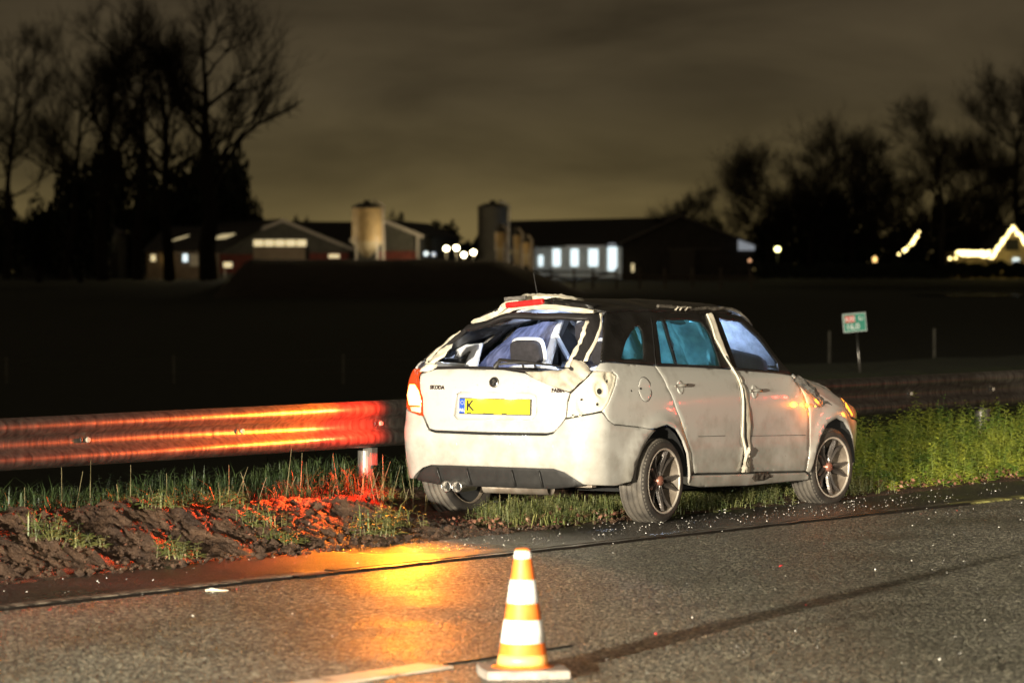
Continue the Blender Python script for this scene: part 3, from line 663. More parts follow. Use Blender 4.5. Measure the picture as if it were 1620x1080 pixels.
# tailgate frame round the smashed rear window
fr_o=[(-2.24,1.03),(mir(-.90),1.10),(mir(-.80),1.22),(mir(-.70),1.33),(mir(-.66),1.398),(-1.9,1.405),(-1.4,1.405),(-.66,1.398),(-.655,1.372),(-.762,1.27),(-.876,1.132),(-.925,1.07),(-1.02,1.018),(-1.12,1.010),(-1.40,1.016),(-1.6,1.034),(-1.97,1.037)]
panel('tailgate_frame', fr_o, M('torn_black_edge', (.012, .010, .010), .6, var=.4, bump=.5, bs=40), car, holes=[RWIN], step=.03, gap=0, off=.002, thick=.02)
def jag(a, k, q=11.): return k*fbm(a*q, 3.1, 0, 3)
def band(p0, p1, w0, w1, k, seed):
    """a torn cream band between two (u, z) points, with ragged edges"""
    A = []; B = []; m = 26
    for i in range(m+1):
        t_ = i/m; u = p0[0]+(p1[0]-p0[0])*t_; z = p0[1]+(p1[1]-p0[1])*t_
        A.append((u+w0+jag(t_+seed, k, 9), z)); B.append((u+w1+jag(t_*1.3+seed+5, k, 9), z))
    return A+B[::-1]
panel('torn_frame_edge', band((-.905,1.355),(-1.085,1.045),.010,.042,.014,1), CREAM, car, off=.007, thick=.005, rnd=0, gap=0, step=.014, rough=lambda a, b: .006*fbm(a*30, b*12))
panel('torn_frame_edge', [(-.70,1.392),(-.655,1.398),(-.66,1.37),(-.765,1.268),(-.885,1.13),(-.905,1.085),(-.935,1.085),(-.915,1.135),(-.80,1.27),(-.705,1.355)], CREAM, car, off=.006, thick=.005, rnd=0, gap=0, step=.014, rough=lambda a, b: .004*fbm(a*30, b*12))
panel('torn_frame_edge', band((mir(-.85),1.345),(mir(-1.03),1.06),-.048,.005,.022,7), CREAM, car, off=.007, thick=.005, rnd=0, gap=0, step=.014, rough=lambda a, b: .01*fbm(a*20, b*12))
panel('torn_frame_edge', [(-2.30,1.045),(-2.29,1.12),(-2.33,1.19),(-2.27,1.215),(-2.22,1.17),(-2.20,1.11),(-2.23,1.05)], CREAM, car, off=.02, thick=.005, rnd=0, gap=0, step=.015, rough=lambda a, b: .02*fbm(a*22, b*18))
panel('bent_corner_skin', [(-2.32,.995),(-2.29,1.045),(-2.20,1.05),(-2.19,1.028),(-2.25,1.0)], CREAM, car, off=.022, thick=.01, gap=0, step=.02, rough=lambda a, b: .014*fbm(a*22, b*18))
# what is left of the spoiler along the top
def topbits(name, t0, t1, x, z, h, seed, mat, depth=.10):
    vs = []; fs = []; m = 22
    for i in range(m+1):
        t_ = t0+(t1-t0)*i/m; base = T(x, t_)
        env = math.sin(PI*i/m)**.35
        a = h*(.35+.65*abs(fbm(t_*6+seed, seed, 0, 3)))*env
        dx = .03*fbm(t_*5+seed, 9)
        for (ax, az) in ((-depth, -.010), (-depth-.012+dx, a*.6), (-.03+dx, a+.010), (.05, .012)): vs.append(base+Vector((ax, 0, z+az)))
    for i in range(m):
        for j in range(3): q = i*4+j; fs.append((q, q+4, q+5, q+1))
    vs2 = [v+Vector((.006, 0, -.012)) for v in vs]; nn = len(vs)
    fs += [tuple(k+nn for k in g[::-1]) for g in fs]
    return mesh_obj(name, vs+vs2, fs, mat, car)
topbits('spoiler_shard', -.93, -.30, -.56, .022, .020, 1., BLACKP)
topbits('spoiler_shard', -.62, .22, -.50, .034, .034, 4., CREAM, .06)
topbits('spoiler_shard', .05, .62, -.58, .010, .050, 8., CREAM, .09)
topbits('spoiler_shard', .48, .97, -.57, .004, .045, 12., CREAM, .10)
topbits('spoiler_shard', .30, .90, -.60, .018, .04, 15., BLACKP, .07)
topbits('torn_headliner_edge', -.9, .85, -.62, -.012, .012, 22., CREAM, .03)
RB = M('red_brake_lamp', (.55, .012, .012), .25, var=.15, coat=.6)
bp0 = T(-.60, -.02); bm = MB().box((0, 0, 0), (.03, .30, .036)); bo = bm.build('high_brake_lamp', RB, car); bo.location = bp0+Vector((-.115, -.035, -.000)); bo.rotation_euler = (math.radians(-5.5), math.radians(-12), 0); bevel(bo, .006)
gb = MB().box((0, 0, 0), (.03, .17, .026)); go = gb.build('brake_lamp_socket', M('grey_socket', (.10, .09, .08), .5, var=.5, vs=30, bump=.5), car); go.location = bp0+Vector((-.105, .045, .033)); go.rotation_euler = (math.radians(-4), 0, 0); bevel(go, .004)
# wiper lying across the bottom of the window
mb = MB().tube([onS(-1.62, 1.045, .03), onS(-1.40, 1.052, .05), onS(-1.10, 1.036, .03)], [.008, .012, .004], 6)
mb.tube([onS(-1.66, 1.038, .01), onS(-1.60, 1.06, .055), onS(-1.42, 1.056, .055)], [.018, .014, .006], 6); mb.build('rear_wiper', BLK, car, True)
# --- small side items ----------------------------------------------------------
for nm, u, z, off in (('door_handle', .179, .897, .009), ('door_handle', 1.218, .846, .008)):
    for sgn in (1,):
        mt = frameS(u, z, off)
        h = bpy.data.objects.new(nm, None); link(h, car); h.matrix_local = mt
        cu = panel('handle_cup', [(u+.004+.042*math.cos(a_), z+.046*math.sin(a_)) for a_ in [k*PI/18 for k in range(36)]], WHITE, car, off=.0045, thick=.006, gap=0, step=.012, rnd=.003, rough=lambda a, b: -.0035*smooth(.034, .02, math.hypot(a-u-.004, b-z)))
        b_ = MB(); b_.tube([(-.085, .006, .012), (-.06, .006, .026), (0, .006, .030), (.045, .006, .024), (.058, .006, .012)], [.010, .013, .013, .012, .010], 8)
        local_obj(b_, 'grip', WHITE, h, Matrix.Identity(4), smooth=True)
        local_obj(MB().lathe([(0, .003), (.006, .003), (.007, 0)], 12), 'lock', BLK, h, Matrix.Translation((.04, .006, .034)))
circ = lambda u, z, r_: [(u+r_*math.cos(a_), z+r_*math.sin(a_)) for a_ in [k*PI/24 for k in range(48)]]
panel('fuel_flap_gap', circ(-.284, .893, .0835), DARK, car, off=.0006, thick=.002, gap=0, rnd=0, step=.02)
panel('fuel_flap', circ(-.284, .893, .081), WHITE, car, off=.0030, thick=.003, gap=0, rnd=.002, step=.02)
ff = frameS(-.284, .893, .003)
local_obj(MB().lathe([(0, .004), (.007, .004), (.009, 0)], 14), 'flap_latch', DARK, car, ff @ Matrix.Translation((-.055, .005, .002)))
local_obj(MB().box((0, 0, 0), (.008, .02, .003)), 'chip', DARK, car, frameS(-.455, .89, .002))
for pts_ in ([(.42,.555),(.80,.548)], [(1.17,.535),(2.0,.515)]):
    o_ = [(pts_[0][0], pts_[0][1]), (pts_[1][0], pts_[1][1]), (pts_[1][0], pts_[1][1]+.0035), (pts_[0][0], pts_[0][1]+.003)]
    panel('scratch', o_, RUB, car, off=.0025, thick=.003, gap=0, rnd=0)
# smashed door mirror hanging on its cable
mm = MB(); base = onS(1.83, .93, .02)
rr_ = random.Random(4)
for k in range(9):
    p0 = base+Vector((.02*k, -.03-.012*k, -.022*k)); d = Vector((rr_.uniform(-.03, .06), rr_.uniform(-.05, .0), rr_.uniform(-.05, .03)))
    mm.tube([p0, p0+d*.6, p0+d+Vector((.02, 0, -.02))], [.016, .010, .002], 5)
mm.tube([base, base+Vector((.09, -.08, -.09)), base+Vector((.20, -.11, -.20))], [.03, .036, .018], 7)
mo = mm.build('broken_mirror', M('broken_black_plastic', (.02, .018, .016), .35, color2=(.10, .09, .08), vs=30, bump=.5, bs=30), car)
AM2 = M('lit_mirror_indicator', (1, .4, .05), .3, emis=(1, .32, .02), es=9)
for (u, z, dx, r_) in ((1.965, .735, 0, .014), (1.985, .726, .0, .010), (2.10, .722, 0, .007)):
    local_obj(MB().lathe([(0, r_), (r_*.7, r_*.7), (r_, 0)], 14), 'mirror_lamp', AM2, mo, frameS(u, z, .02), smooth=True)
# --- wheels ---------------------------------------------------------------------
TYRE = M('muddy_tyre', (.030, .026, .022), .75, color2=(.15, .13, .105), vs=7, bump=.35, bs=60)
WALL_ = M('black_tyre_wall', (.014, .012, .011), .6, color2=(.05, .042, .034), vs=9, bump=.2, bs=80)
RIMM = M('machined_rim', (.42, .37, .31), .35, metal=.25, var=.15, vs=20)
SPK = M('dark_spoke', (.035, .030, .027), .35, metal=.5, color2=(.09, .075, .065), vs=9, coat=.4)
def make_wheel(loc, rz=0., tilt=0., flip=False):
    w = bpy.data.objects.new('wheel', None); link(w, car); w.location = loc; w.rotation_euler = (tilt, 0, rz+(PI if flip else 0))
    # outer face towards -y
    R, hw = .285, .100
    prof = [(.205, -hw+.012), (.215, -hw-.002), (.245, -hw-.008), (.268, -hw+.004), (.279, -hw+.016)]
    y = -hw+.022
    for k in range(4):
        prof += [(R, y), (R+.001, y+.030), (R-.008, y+.0315), (R-.008, y+.0385)]; y += .040
    prof += [(R, y), (.279, hw-.014), (.262, hw-.002), (.24, hw+.004), (.205, hw-.012)]
    tm = MB().lathe(prof, 72, 'y'); mesh_obj('tyre', tm.v, tm.f, None, w, True, [TYRE, WALL_], [1 if (q % (len(prof)-1)) < 4 or (q % (len(prof)-1)) > len(prof)-5 else 0 for q in range(len(tm.f))])
    # shoulder blocks
    tb = MB()
    for k in range(60):
        q = k*PI/30
        for r0, yy in ((.2795, -hw+.010),):
            c, s_ = math.cos(q), math.sin(q); c2, s2 = math.cos(q+.055), math.sin(q+.055)
            a0, a1 = r0-.012, R+.0005
            P = [(a0*c, yy-.007, a0*s_), (a0*c2, yy-.007, a0*s2), (a1*c2, yy+.014, a1*s2), (a1*c, yy+.014, a1*s_)]
            P2 = [(v[0]*1.0, v[1]+.012, v[2]) for v in P]; tb.add(P+P2, [(0, 3, 2, 1), (0, 1, 5, 4), (1, 2, 6, 5), (2, 3, 7, 6), (3, 0, 4, 7)])
    tb.build('tread_blocks', TYRE, w)
    MB().lathe([(.221, -hw-.004), (.214, -hw-.007), (.208, -hw-.003), (.207, -hw+.004)], 64, 'y').build('rim', RIMM, w, True)
    MB().lathe([(.207, -hw+.004), (.200, -hw+.03), (.192, .02), (.198, .09), (.205, hw-.02)], 64, 'y').build('rim_barrel', M('dusty_rim_barrel', (.07, .055, .042), .6, color2=(.17, .135, .10), vs=14), w, True)
    MB().lathe([(.0, .03), (.13, .03), (.132, .045), (0, .045)], 40, 'y').build('brake_disc', CHROME, w, True)
    MB().lathe([(.0, .06), (.20, .055)], 32, 'y').build('wheel_back', DARK, w)
    sb = None
    for k in range(10):
        q = 2*PI*k/10+(.06 if k % 2 else -.06)+.2; sw = .05 if k % 2 else -.05
        vs = []; m = 9
        for i in range(m+1):
            t_ = i/m; r_ = .030+t_*.170; wd = .008+.016*math.sin(PI*min(1, t_*1.02))**.8*(1-.25*t_)
            if i == m: wd = .007
            ang = q+sw*math.sin(PI*t_)*2.2-(.06 if k % 2 else -.06)*(1-t_)*.9
            cx, cz = r_*math.cos(ang), r_*math.sin(ang); tx, tz = -math.sin(ang), math.cos(ang)
            yo = -hw+.030-.030*t_**2+.01*(1-t_)
            for dd, dy in ((-wd, .016), (-wd*.55, .0), (0, -.010), (wd*.75, .004), (wd, .018)): vs.append((cx+tx*dd, yo+dy, cz+tz*dd))
        fs = [(i*5+j, i*5+j+1, (i+1)*5+j+1, (i+1)*5+j) for i in range(m) for j in range(4)]+[(i*5+4, i*5, (i+1)*5, (i+1)*5+4) for i in range(m)]
        mesh_obj('spoke', vs, fs, SPK, w)
    MB().lathe([(0, -hw+.014), (.022, -hw+.015), (.034, -hw+.024), (.038, -hw+.06)], 28, 'y').build('hub_cap', M('reddish_hub_cap', (.30, .13, .09), .4, metal=.5), w, True)
    return w
make_wheel((-.036, -.712, .272)); make_wheel((2.443, -.712, .268), rz=math.radians(-7))
make_wheel((-.24, .72, .27), flip=True, tilt=0.20, rz=-.12); make_wheel((2.443, .70, .29), flip=True)
# wheel housings, floor, axle, silencer, exhaust
for cx in (-.06, 2.46):
    for sy in (-1, 1):
        A_ = [.03+(PI-.06)*k/16 for k in range(17)]; vs = []
        for a in A_:
            for y in (.52, .79): vs.append((cx+.375*math.cos(a), sy*y, .275+.37*math.sin(a)))
        MB().add(vs, [(2*k, 2*k+2, 2*k+3, 2*k+1) for k in range(16)]+[tuple(2*k for k in range(17))]).build('wheel_housing', DARK, car)
MB().box((1.0, 0, .215), (2.1, 1.40, .05)).build('floor', DARK, car)
fl_ = MB().box((-.42, 0, .42), (1.0, 1.0, .05)).box((.1, 0, .33), (.3, 1.1, .2)).box((-.62, 0, .36), (.35, .8, .12)); fl_.build('boot_floor', DARK, car)
MB().tube([(0, -.6, .27), (0, .6, .30)], .035, 10).build('rear_axle', M('rusty_axle', (.06, .045, .035), .8, color2=(.16, .12, .09), vs=12), car, True)
sl = MB().tube([(-.62, -.28, .235), (-.62, .24, .235)], [.05, .05], 16); slo = sl.build('silencer', M('dusty_steel', (.42, .37, .31), .55, metal=.6, color2=(.20, .15, .11), vs=11, bump=.4, bs=14), car, True)
sh = MB().box((-.45, -.05, .27), (.5, .75, .012)).box((-.72, -.1, .262), (.06, 1.15, .02)); bevel(sh.build('heat_shield', MATS['dusty_steel'], car), .004)
for y in (.36, .275):
    MB().lathe([(.036, 0), (.038, .004), (.038, .20), (.033, .20), (.032, .004), (.036, 0)], 24, 'z', closed=True)
    e_ = MB().lathe([(.031, .20), (.033, 0), (.039, -.002), (.041, .003), (.040, .20)], 24); ob = e_.build('exhaust_tip', CHROME, car, True)
    ob.location = (-.925, y, .238); ob.rotation_euler = (0, math.radians(88), 0)
    d = MB().lathe([(0, .05), (.031, .05)], 20).build('exhaust_bore', DARK, ob)
# inner shell closes the gaps behind the panels
def shell_grid(u0, u1, z0, z1, nu, nz, off, name, mat, skip=None):
    vs = []; fs = []
    for i in range(nu+1):
        for j in range(nz+1):
            u = u0+(u1-u0)*i/nu; z = z0+(z1-z0)*j/nz; vs.append(onS(u, z, off, S0))
    for i in range(nu):
        for j in range(nz):
            u = u0+(u1-u0)*(i+.5)/nu; z = z0+(z1-z0)*(j+.5)/nz
            if skip and skip(u, z): continue
            a = i*(nz+1)+j; fs.append((a, a+nz+1, a+nz+2, a+1))
    fs2 = fs+[tuple(k+len(vs) for k in g[::-1]) for g in fs]; vs2 = vs+[(v[0], -v[1], v[2]) for v in vs]
    return mesh_obj(name, vs2, fs2, mat, car)
skp = lambda u, z: math.hypot(u+.07, z-.28) < .43 or math.hypot(u-2.47, z-.28) < .42 or z > sinterp(ZT, u)-.05 or u > 2.75
shell_grid(UC, 2.95, .26, .96, 120, 22, -.045, 'inner_body', DARK, skp)
# --- cabin -----------------------------------------------------------------------
def rounded_slab(w, h, t, seg=6, r=.06, taper=.8):
    """a padded slab with rounded top, standing in the y-z plane"""
    m = MB(); prof = []
    for k in range(24):
        a = 2*PI*k/24; c, s_ = math.cos(a), math.sin(a); yy = math.copysign(abs(c)**.45, c)*w/2; zz = math.copysign(abs(s_)**.45, s_)*h/2
        yy *= (1-(1-taper)*(zz/h+.5)); prof.append((yy, zz))
    for x, k in ((-t/2, .88), (-t*.3, 1.), (t*.3, 1.), (t/2, .88)): m.v += [(x, p[0]*k, p[1]*k) for p in prof]
    for i in range(3):
        for k in range(24): k2 = (k+1) % 24; m.f.append((i*24+k, i*24+k2, (i+1)*24+k2, (i+1)*24+k))
    m.f.append(tuple(range(24))[::-1]); m.f.append(tuple(range(72, 96))); return m
def seat(name, x, y, w, h, z0, rec=.22):
    s_ = rounded_slab(w, h, .13).build(name, SEAT, car, True); s_.location = (x, y, z0+h/2); s_.rotation_euler = (0, -rec, 0)
    a = rounded_slab(w*1.07, h*1.035, .055).build('backlit_seat_rim', PALE, s_, True); a.location = (.035, 0, .006)  # pale shell paints in the backlit edge of the seat back
    hr_ = rounded_slab(.26, .17, .10, taper=.9).build('headrest', SEAT, s_, True); hr_.location = (-.0, 0, h/2+.115)
    hp = rounded_slab(.285, .19, .04, taper=.9).build('backlit_headrest_rim', PALE, hr_, True); hp.location = (.02, 0, .004)  # same painted backlight round the headrest
    for q in (-.05, .05): MB().tube([(0, q, h/2-.03), (0, q, h/2+.06)], .007, 6).build('headrest_post', CHROME, s_)
    return s_
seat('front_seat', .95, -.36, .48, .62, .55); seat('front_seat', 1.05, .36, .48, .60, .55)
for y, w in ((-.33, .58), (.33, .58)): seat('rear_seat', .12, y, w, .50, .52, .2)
MB().box((1.62, 0, .86), (.35, 1.35, .22)).build('dashboard', BLK, car)
sw = MB().lathe([(.175, 0), (.185, .012), (.195, 0), (.185, -.012)], 32, closed=True).build('steering_wheel', BLK, car, True); sw.location = (1.38, .36, .93); sw.rotation_euler = (0, math.radians(-62), 0)
ab = rounded_slab(.55, .42, .34, taper=.9).build('front_airbag', AIRB, car, True); ab.location = (1.36, -.34, .93)
ab = rounded_slab(.40, .34, .22, taper=.85).build('front_airbag', AIRB, car, True); ab.location = (1.22, .36, .90)
ab = rounded_slab(.22, .30, .66, taper=.7).build('side_airbag', AIRB, car, True); ab.location = (1.36, -.60, .98); ab.rotation_euler = (.15, .12, .05)
hlm = []
panel('headliner', [(-.50,-.92),(1.36,-.92),(1.38,0),(1.36,.92),(-.50,.92),(-.52,0)], PALE, car, f=T, step=.12, gap=0, off=-.035, thick=.01, rnd=0)
for sy in (1, -1):
    mb = MB().tube([Vector((.88, sy*.70, 1.0)), Vector((.86, sy*.62, 1.22)), Vector((.86, sy*.56, 1.36))], [.04, .035, .03], 6); mb.build('pillar_trim', PALE, car, True)
    mb = MB().tube([Vector((.84, sy*.63, 1.30)), Vector((.86, sy*.48, 1.05)), Vector((.90, sy*.30, .72))], [.018, .02, .02], 4); mb.build('seat_belt', PALE, car)
    mb = MB().tube([Vector((-.10, sy*.70, 1.02)), Vector((-.12, sy*.62, 1.22)), Vector((-.10, sy*.56, 1.36))], [.05, .035, .03], 6); mb.build('pillar_trim', PALE, car, True)
BLUE = (.62, .74, 1.0)
light('cabin_light', 'POINT', CM @ Vector((1.16, -.10, 1.36)), 62, BLUE, size=.04)
light('cabin_light', 'POINT', CM @ Vector((.25, .0, 1.38)), 14, BLUE, size=.04)
# the light the lamps give
OR = (1.0, .21, .008)
pt = CM @ onS(mir(-.98), .85, .05)
back = -fw
light('indicator_light', 'SPOT', pt, 640, (1, .24, .006), pt + back*.9 + Vector((-.9, .5, .46)), .035, 104, .8)
light('indicator_light', 'SPOT', pt, 480, (1, .24, .010), pt + Vector((-.04, -1, -.17)), .05, 44, 1.)
light('tail_light', 'SPOT', CM @ onS(mir(-.86), .78, .07), 1150, (1, .075, .010), CM @ onS(mir(-.86), .78, .07) + Vector((-1.45, -2.2, -.42)), .04, 56, 1.)
light('tail_light', 'SPOT', CM @ onS(mir(-.80), .80, .06), 420, (1, .035, .01), pt + back*.4 + Vector((-1.0, .5, -.25)), .04, 165, .5)
light('indicator_light', 'POINT', CM @ onS(1.97, .735, .09), 2.0, OR, size=.02)
light('indicator_light', 'POINT', CM @ onS(2.85, .66, .10), 1.2, OR, size=.03)

# ------------------------------------------------------------------ crash barrier
GALV, n, l, b = newmat('wet_galvanised_steel')
t = n.new('ShaderNodeTexCoord'); mpn = n.new('ShaderNodeMapping'); mpn.inputs['Scale'].default_value = (14, 14, 1.6); l.new(t.outputs['Object'], mpn.inputs[0])
a = n.new('ShaderNodeTexNoise'); a.inputs['Scale'].default_value = 2; a.inputs['Detail'].default_value = 8; l.new(mpn.outputs[0], a.inputs[0])
r = n.new('ShaderNodeValToRGB'); l.new(a.outputs[0], r.inputs[0]); r.color_ramp.elements[0].position = .3; r.color_ramp.elements[1].position = .7
r.color_ramp.elements[0].color = (.06, .05, .045, 1); r.color_ramp.elements[1].color = (.19, .17, .145, 1); l.new(r.outputs[0], b.inputs['Base Color'])
b.inputs['Metallic'].default_value = .75; b.inputs['Roughness'].default_value = .36
bp = n.new('ShaderNodeBump'); bp.inputs['Strength'].default_value = .25; bp.inputs['Distance'].default_value = .01; l.new(a.outputs[0], bp.inputs['Height']); l.new(bp.outputs[0], b.inputs['Normal'])
rail = thing('crash_barrier', 'long galvanised steel crash barrier running behind the white car, glowing orange on the left', 'crash barrier', so(19.3, 15.1))
RO, TOPZ = 15.1, .79
prof = [(.060, .320), (.030, .308), (.004, .285), (.0, .262), (.004, .238), (.045, .205), (.070, .190), (.076, .160), (.070, .130), (.045, .115), (.004, .082), (.0, .058), (.004, .035), (.030, .012), (.060, .0)]
def rail_section(s0, s1):
    vs = []; fs = []; k = 14; m = len(prof)
    for i in range(k+1):
        s = s0+(s1-s0)*i/k; lap = .004 if i == k else 0
        for o, z in prof:
            p = so(s, RO+o-lap+.006*noise.noise(Vector((s*.8, 2, z*4))), TOPZ-.32+z+.004*noise.noise(Vector((s*.5, 0, 0)))); vs.append(p-so(19.3, 15.1))
    for i in range(k):
        for j in range(m-1): q = i*m+j; fs.append((q, q+1, q+m+1, q+m))
    o = mesh_obj('rail_beam', vs, fs, GALV, rail, smooth=True)
post_me = None
for k in range(-4, 22):
    s = 19.3+k*4.45
    rail_section(s-4.45+.25, s+.30)
    if not post_me:
        pm = MB().tube([(0, 0, -.6), (0, 0, .44)], .055, 20); pm.box((0, -.040, .40), (.06, .08, .12)); po = pm.build('post', M('bright_steel_post', (.20, .19, .17), .45, metal=.5, bump=.2, bs=30, var=.3), rail, True); post_me = po.data
        po.data.shade_flat() if hasattr(po.data, 'shade_flat') else None
    else: po = link(bpy.data.objects.new('post', post_me), rail)
    po.location = so(s, 15.28)-so(19.3, 15.1); po.rotation_euler = (0, 0, math.radians(54))
    if -3 <= k < 6:
        for ds in (.0, 1.48, 2.97):
            for q in (-.03, .035):
                bo = MB().lathe([(0, .010), (.011, .009), (.014, 0)], 10).build('bolt', BLK if q < 0 else DUSTY, rail)
                m3 = Matrix((RD, Vector((0, 0, 1)), -RN)).transposed().to_4x4(); m3.translation = so(s+ds+q, RO+.073, TOPZ-.16)-so(19.3, 15.1)
                bo.matrix_local = m3 @ Matrix.Scale(1.6 if q > 0 else .6, 4, (1, 0, 0)) @ Matrix.Scale(1.3, 4, (0, 1, 0))

# ------------------------------------------------------------------ traffic cone
cone = thing('traffic_cone', 'orange and white striped traffic cone standing on the wet road in front', 'traffic cone', CONE)
OC = M('faded_orange_plastic', (.62, .12, .015), .45, color2=(.85, .19, .03), vs=12, bump=.1, bs=60)
WC = M('white_reflective_film', (.62, .60, .55), .35, color2=(.88, .86, .82), vs=9, coat=.4)
rz = lambda z: .108-(.108-.032)*(z-.035)/(.52-.035)
def band_c(name, z0, z1, mat, off):
    MB().lathe([(rz(z0)-.004, z0), (rz(z0)+off, z0), (rz(z1)+off, z1), (rz(z1)-.004, z1)], 48).build(name, mat, cone, True).data.polygons.foreach_set('use_smooth', [True]*(48*3))
MB().lathe([(.135, .035), (.114, .038), (rz(.045), .05), (rz(.52), .52), (.030, .527), (.022, .525), (.020, .40)], 48).build('cone_shell', OC, cone, True)
band_c('reflective_band', .137, .232, WC, .0022); band_c('reflective_band', .302, .398, WC, .0022); band_c('reflective_band', .487, .518, WC, .0016)
band_c('lower_band', .045, .088, M('pale_orange_film', (.85, .42, .12), .4, var=.1), .0018)
bz = MB(); pr = []
for k in range(32):
    a = 2*PI*k/32+PI/8; c, s_ = math.cos(a), math.sin(a); q = .185/max(abs(c), abs(s_))**.80; pr.append((q*c*1.0, q*s_))
for z, k in ((0, 1.), (.026, 1.), (.034, .97), (.036, .60)): bz.v += [(p[0]*k, p[1]*k, z) for p in pr]
for i in range(3):
    for k in range(32): k2 = (k+1) % 32; bz.f.append((i*32+k, i*32+k2, (i+1)*32+k2, (i+1)*32+k))
bz.build('cone_base', M('grey_rubber_base', (.16, .14, .12), .7, color2=(.30, .26, .22), vs=20, bump=.3, bs=60), cone); cone.rotation_euler = (0, 0, math.radians(8))

# ------------------------------------------------------------------ broken glass and lamp pieces on the asphalt
def P(px, py, Y):
    """world point seen at photo pixel (px, py) at distance Y"""
    v = Vector(((px-810)/F_PX, 1, -(py-540)/F_PX)); c, s = math.cos(TH), math.sin(TH)
    v = Vector((v.x, c*v.y+s*v.z, -s*v.y+c*v.z)); return Vector((0, 0, CAM_H))+v*(Y/v.y)
def scatter_chips(name, nch, lo, hi, mat, pick, label=None, seed=1):
    rn = random.Random(seed); m = MB()
    for _ in range(nch):
        s, o = pick(rn); r_ = rn.uniform(lo, hi)*(1 if rn.random() < .9 else 1.7); c = so(s, o, .004); a = rn.uniform(0, 6.28)
        pts = [c+Vector((r_*math.cos(a+q)*rn.uniform(.6, 1), r_*math.sin(a+q)*rn.uniform(.6, 1), rn.uniform(0, r_))) for q in (0, 2.1, 4.2)]
        m.add(pts+[c+Vector((0, 0, r_*rn.uniform(.5, 1.3)))], [(0, 1, 2), (0, 1, 3), (1, 2, 3), (2, 0, 3)])
    return stuff(m.build(name, mat), label, 'debris')
CH = M('glass_crumb', (.75, .72, .66), .15, var=.1, vs=50, coat=1)
scatter_chips('glass_crumbs', 620, .003, .0072, CH, lambda r: (r.gauss(r.choice((17.5, 20.2, 22.3)), r.choice((.5, 1.6, 3.))), 13.0+max(-.55, min(.5, r.gauss(0, .3)))), 'crumbs of broken window glass strewn along the wet shoulder', 3)
scatter_chips('glass_crumbs', 420, .003, .0072, CH, lambda r: (r.uniform(9, 27), r.uniform(7.0, 12.4)), 'sparse crumbs of broken glass on the road', 4)
scatter_chips('lamp_fragments', 34, .006, .012, M('red_lamp_fragment', (.65, .05, .05), .3, var=.2, coat=1), lambda r: (r.uniform(9, 22), r.uniform(5.5, 12.3)), 'red pieces of a broken tail lamp on the road', 5)
g0 = P(340, 936, 1); kx = CAM_H/(CAM_H-g0.z); gp = Vector((0, 0, CAM_H))+(g0-Vector((0, 0, CAM_H)))*kx
tw = MB().tube([(-.05, 0, .008), (-.02, .02, .012), (.02, -.005, .010), (.07, .01, .008)], [.006, .010, .006, .003], 6)
sp_ = tw.build('trim_piece', CREAM); sp_.location = (gp.x, gp.y, 0); tag(sp_, 'small pale strip of broken trim on the road beside the edge line', 'debris')

# ------------------------------------------------------------------ weeds and grass
def leafmat(name, lo, hi, vs=3., rough=.55):
    m, n, l, b = newmat(name); t = n.new('ShaderNodeTexCoord'); a = n.new('ShaderNodeTexNoise'); a.inputs['Scale'].default_value = vs; a.inputs['Detail'].default_value = 6; l.new(t.outputs['Object'], a.inputs[0])
    r = n.new('ShaderNodeValToRGB'); l.new(a.outputs[0], r.inputs[0]); r.color_ramp.elements[0].position = .35; r.color_ramp.elements[1].position = .68
    r.color_ramp.elements[0].color = (*lo, 1); r.color_ramp.elements[1].color = (*hi, 1); l.new(r.outputs[0], b.inputs['Base Color']); b.inputs['Roughness'].default_value = rough
    return m
WEED = leafmat('weed_leaf', (.07, .15, .02), (.40, .42, .05), 6)
TUFT = leafmat('tuft_leaf', (.06, .09, .02), (.20, .19, .06), 9)
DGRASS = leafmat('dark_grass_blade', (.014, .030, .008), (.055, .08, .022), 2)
DEAD = leafmat('dead_leaf', (.09, .035, .022), (.28, .13, .08), 12)
STEM = leafmat('dry_stem', (.10, .085, .04), (.26, .22, .12), 8)
def weed(m, base, h, rn, nst=5, leaf=.035, spread=.06):
    for _ in range(nst):
        a = rn.uniform(0, 6.28); lean = Vector((math.cos(a), math.sin(a), 0))*rn.uniform(.05, .35); hh = h*rn.uniform(.6, 1.1)
        b0 = base+Vector((rn.gauss(0, spread), rn.gauss(0, spread), -.01)); tip = b0+Vector((lean.x*hh, lean.y*hh, hh))
        s_ = Vector((.0012, 0, 0)); m.add([b0-s_, b0+s_, tip], [(0, 1, 2)])
        nl = max(6, int(hh/.017))
        for k in range(nl):
            t_ = .12+.88*k/nl; c = b0.lerp(tip, t_); an = k*2.4+rn.uniform(-.5, .5); L = leaf*(1.25-.75*t_)*rn.uniform(.7, 1.25)
            d = Vector((math.cos(an), math.sin(an), rn.uniform(-.1, .6))).normalized(); w = Vector((-math.sin(an), math.cos(an), 0))*L*.28
            q = c+d*L*.55; m.add([c, q-w, c+d*L+Vector((0, 0, -.2*L)), q+w], [(0, 1, 2, 3)])
def blades(m, base, h, rn, nb=14, w=.003, spread=.04, lean=1.1):
    for _ in range(nb):
        a = rn.uniform(0, 6.28); b0 = base+Vector((rn.gauss(0, spread), rn.gauss(0, spread), -.01)); hh = h*rn.uniform(.45, 1.1)
        d = Vector((math.cos(a), math.sin(a), 0))*rn.uniform(.1, lean)*hh; ww = Vector((-math.sin(a), math.cos(a), 0))*w*rn.uniform(.7, 1.5)
        mid = b0+d*.35+Vector((0, 0, hh*.65)); tip = b0+d+Vector((0, 0, hh*rn.uniform(.7, 1.0)))
        m.add([b0-ww, b0+ww, mid+ww*.8, mid-ww*.8, tip], [(0, 1, 2, 3), (3, 2, 4)])
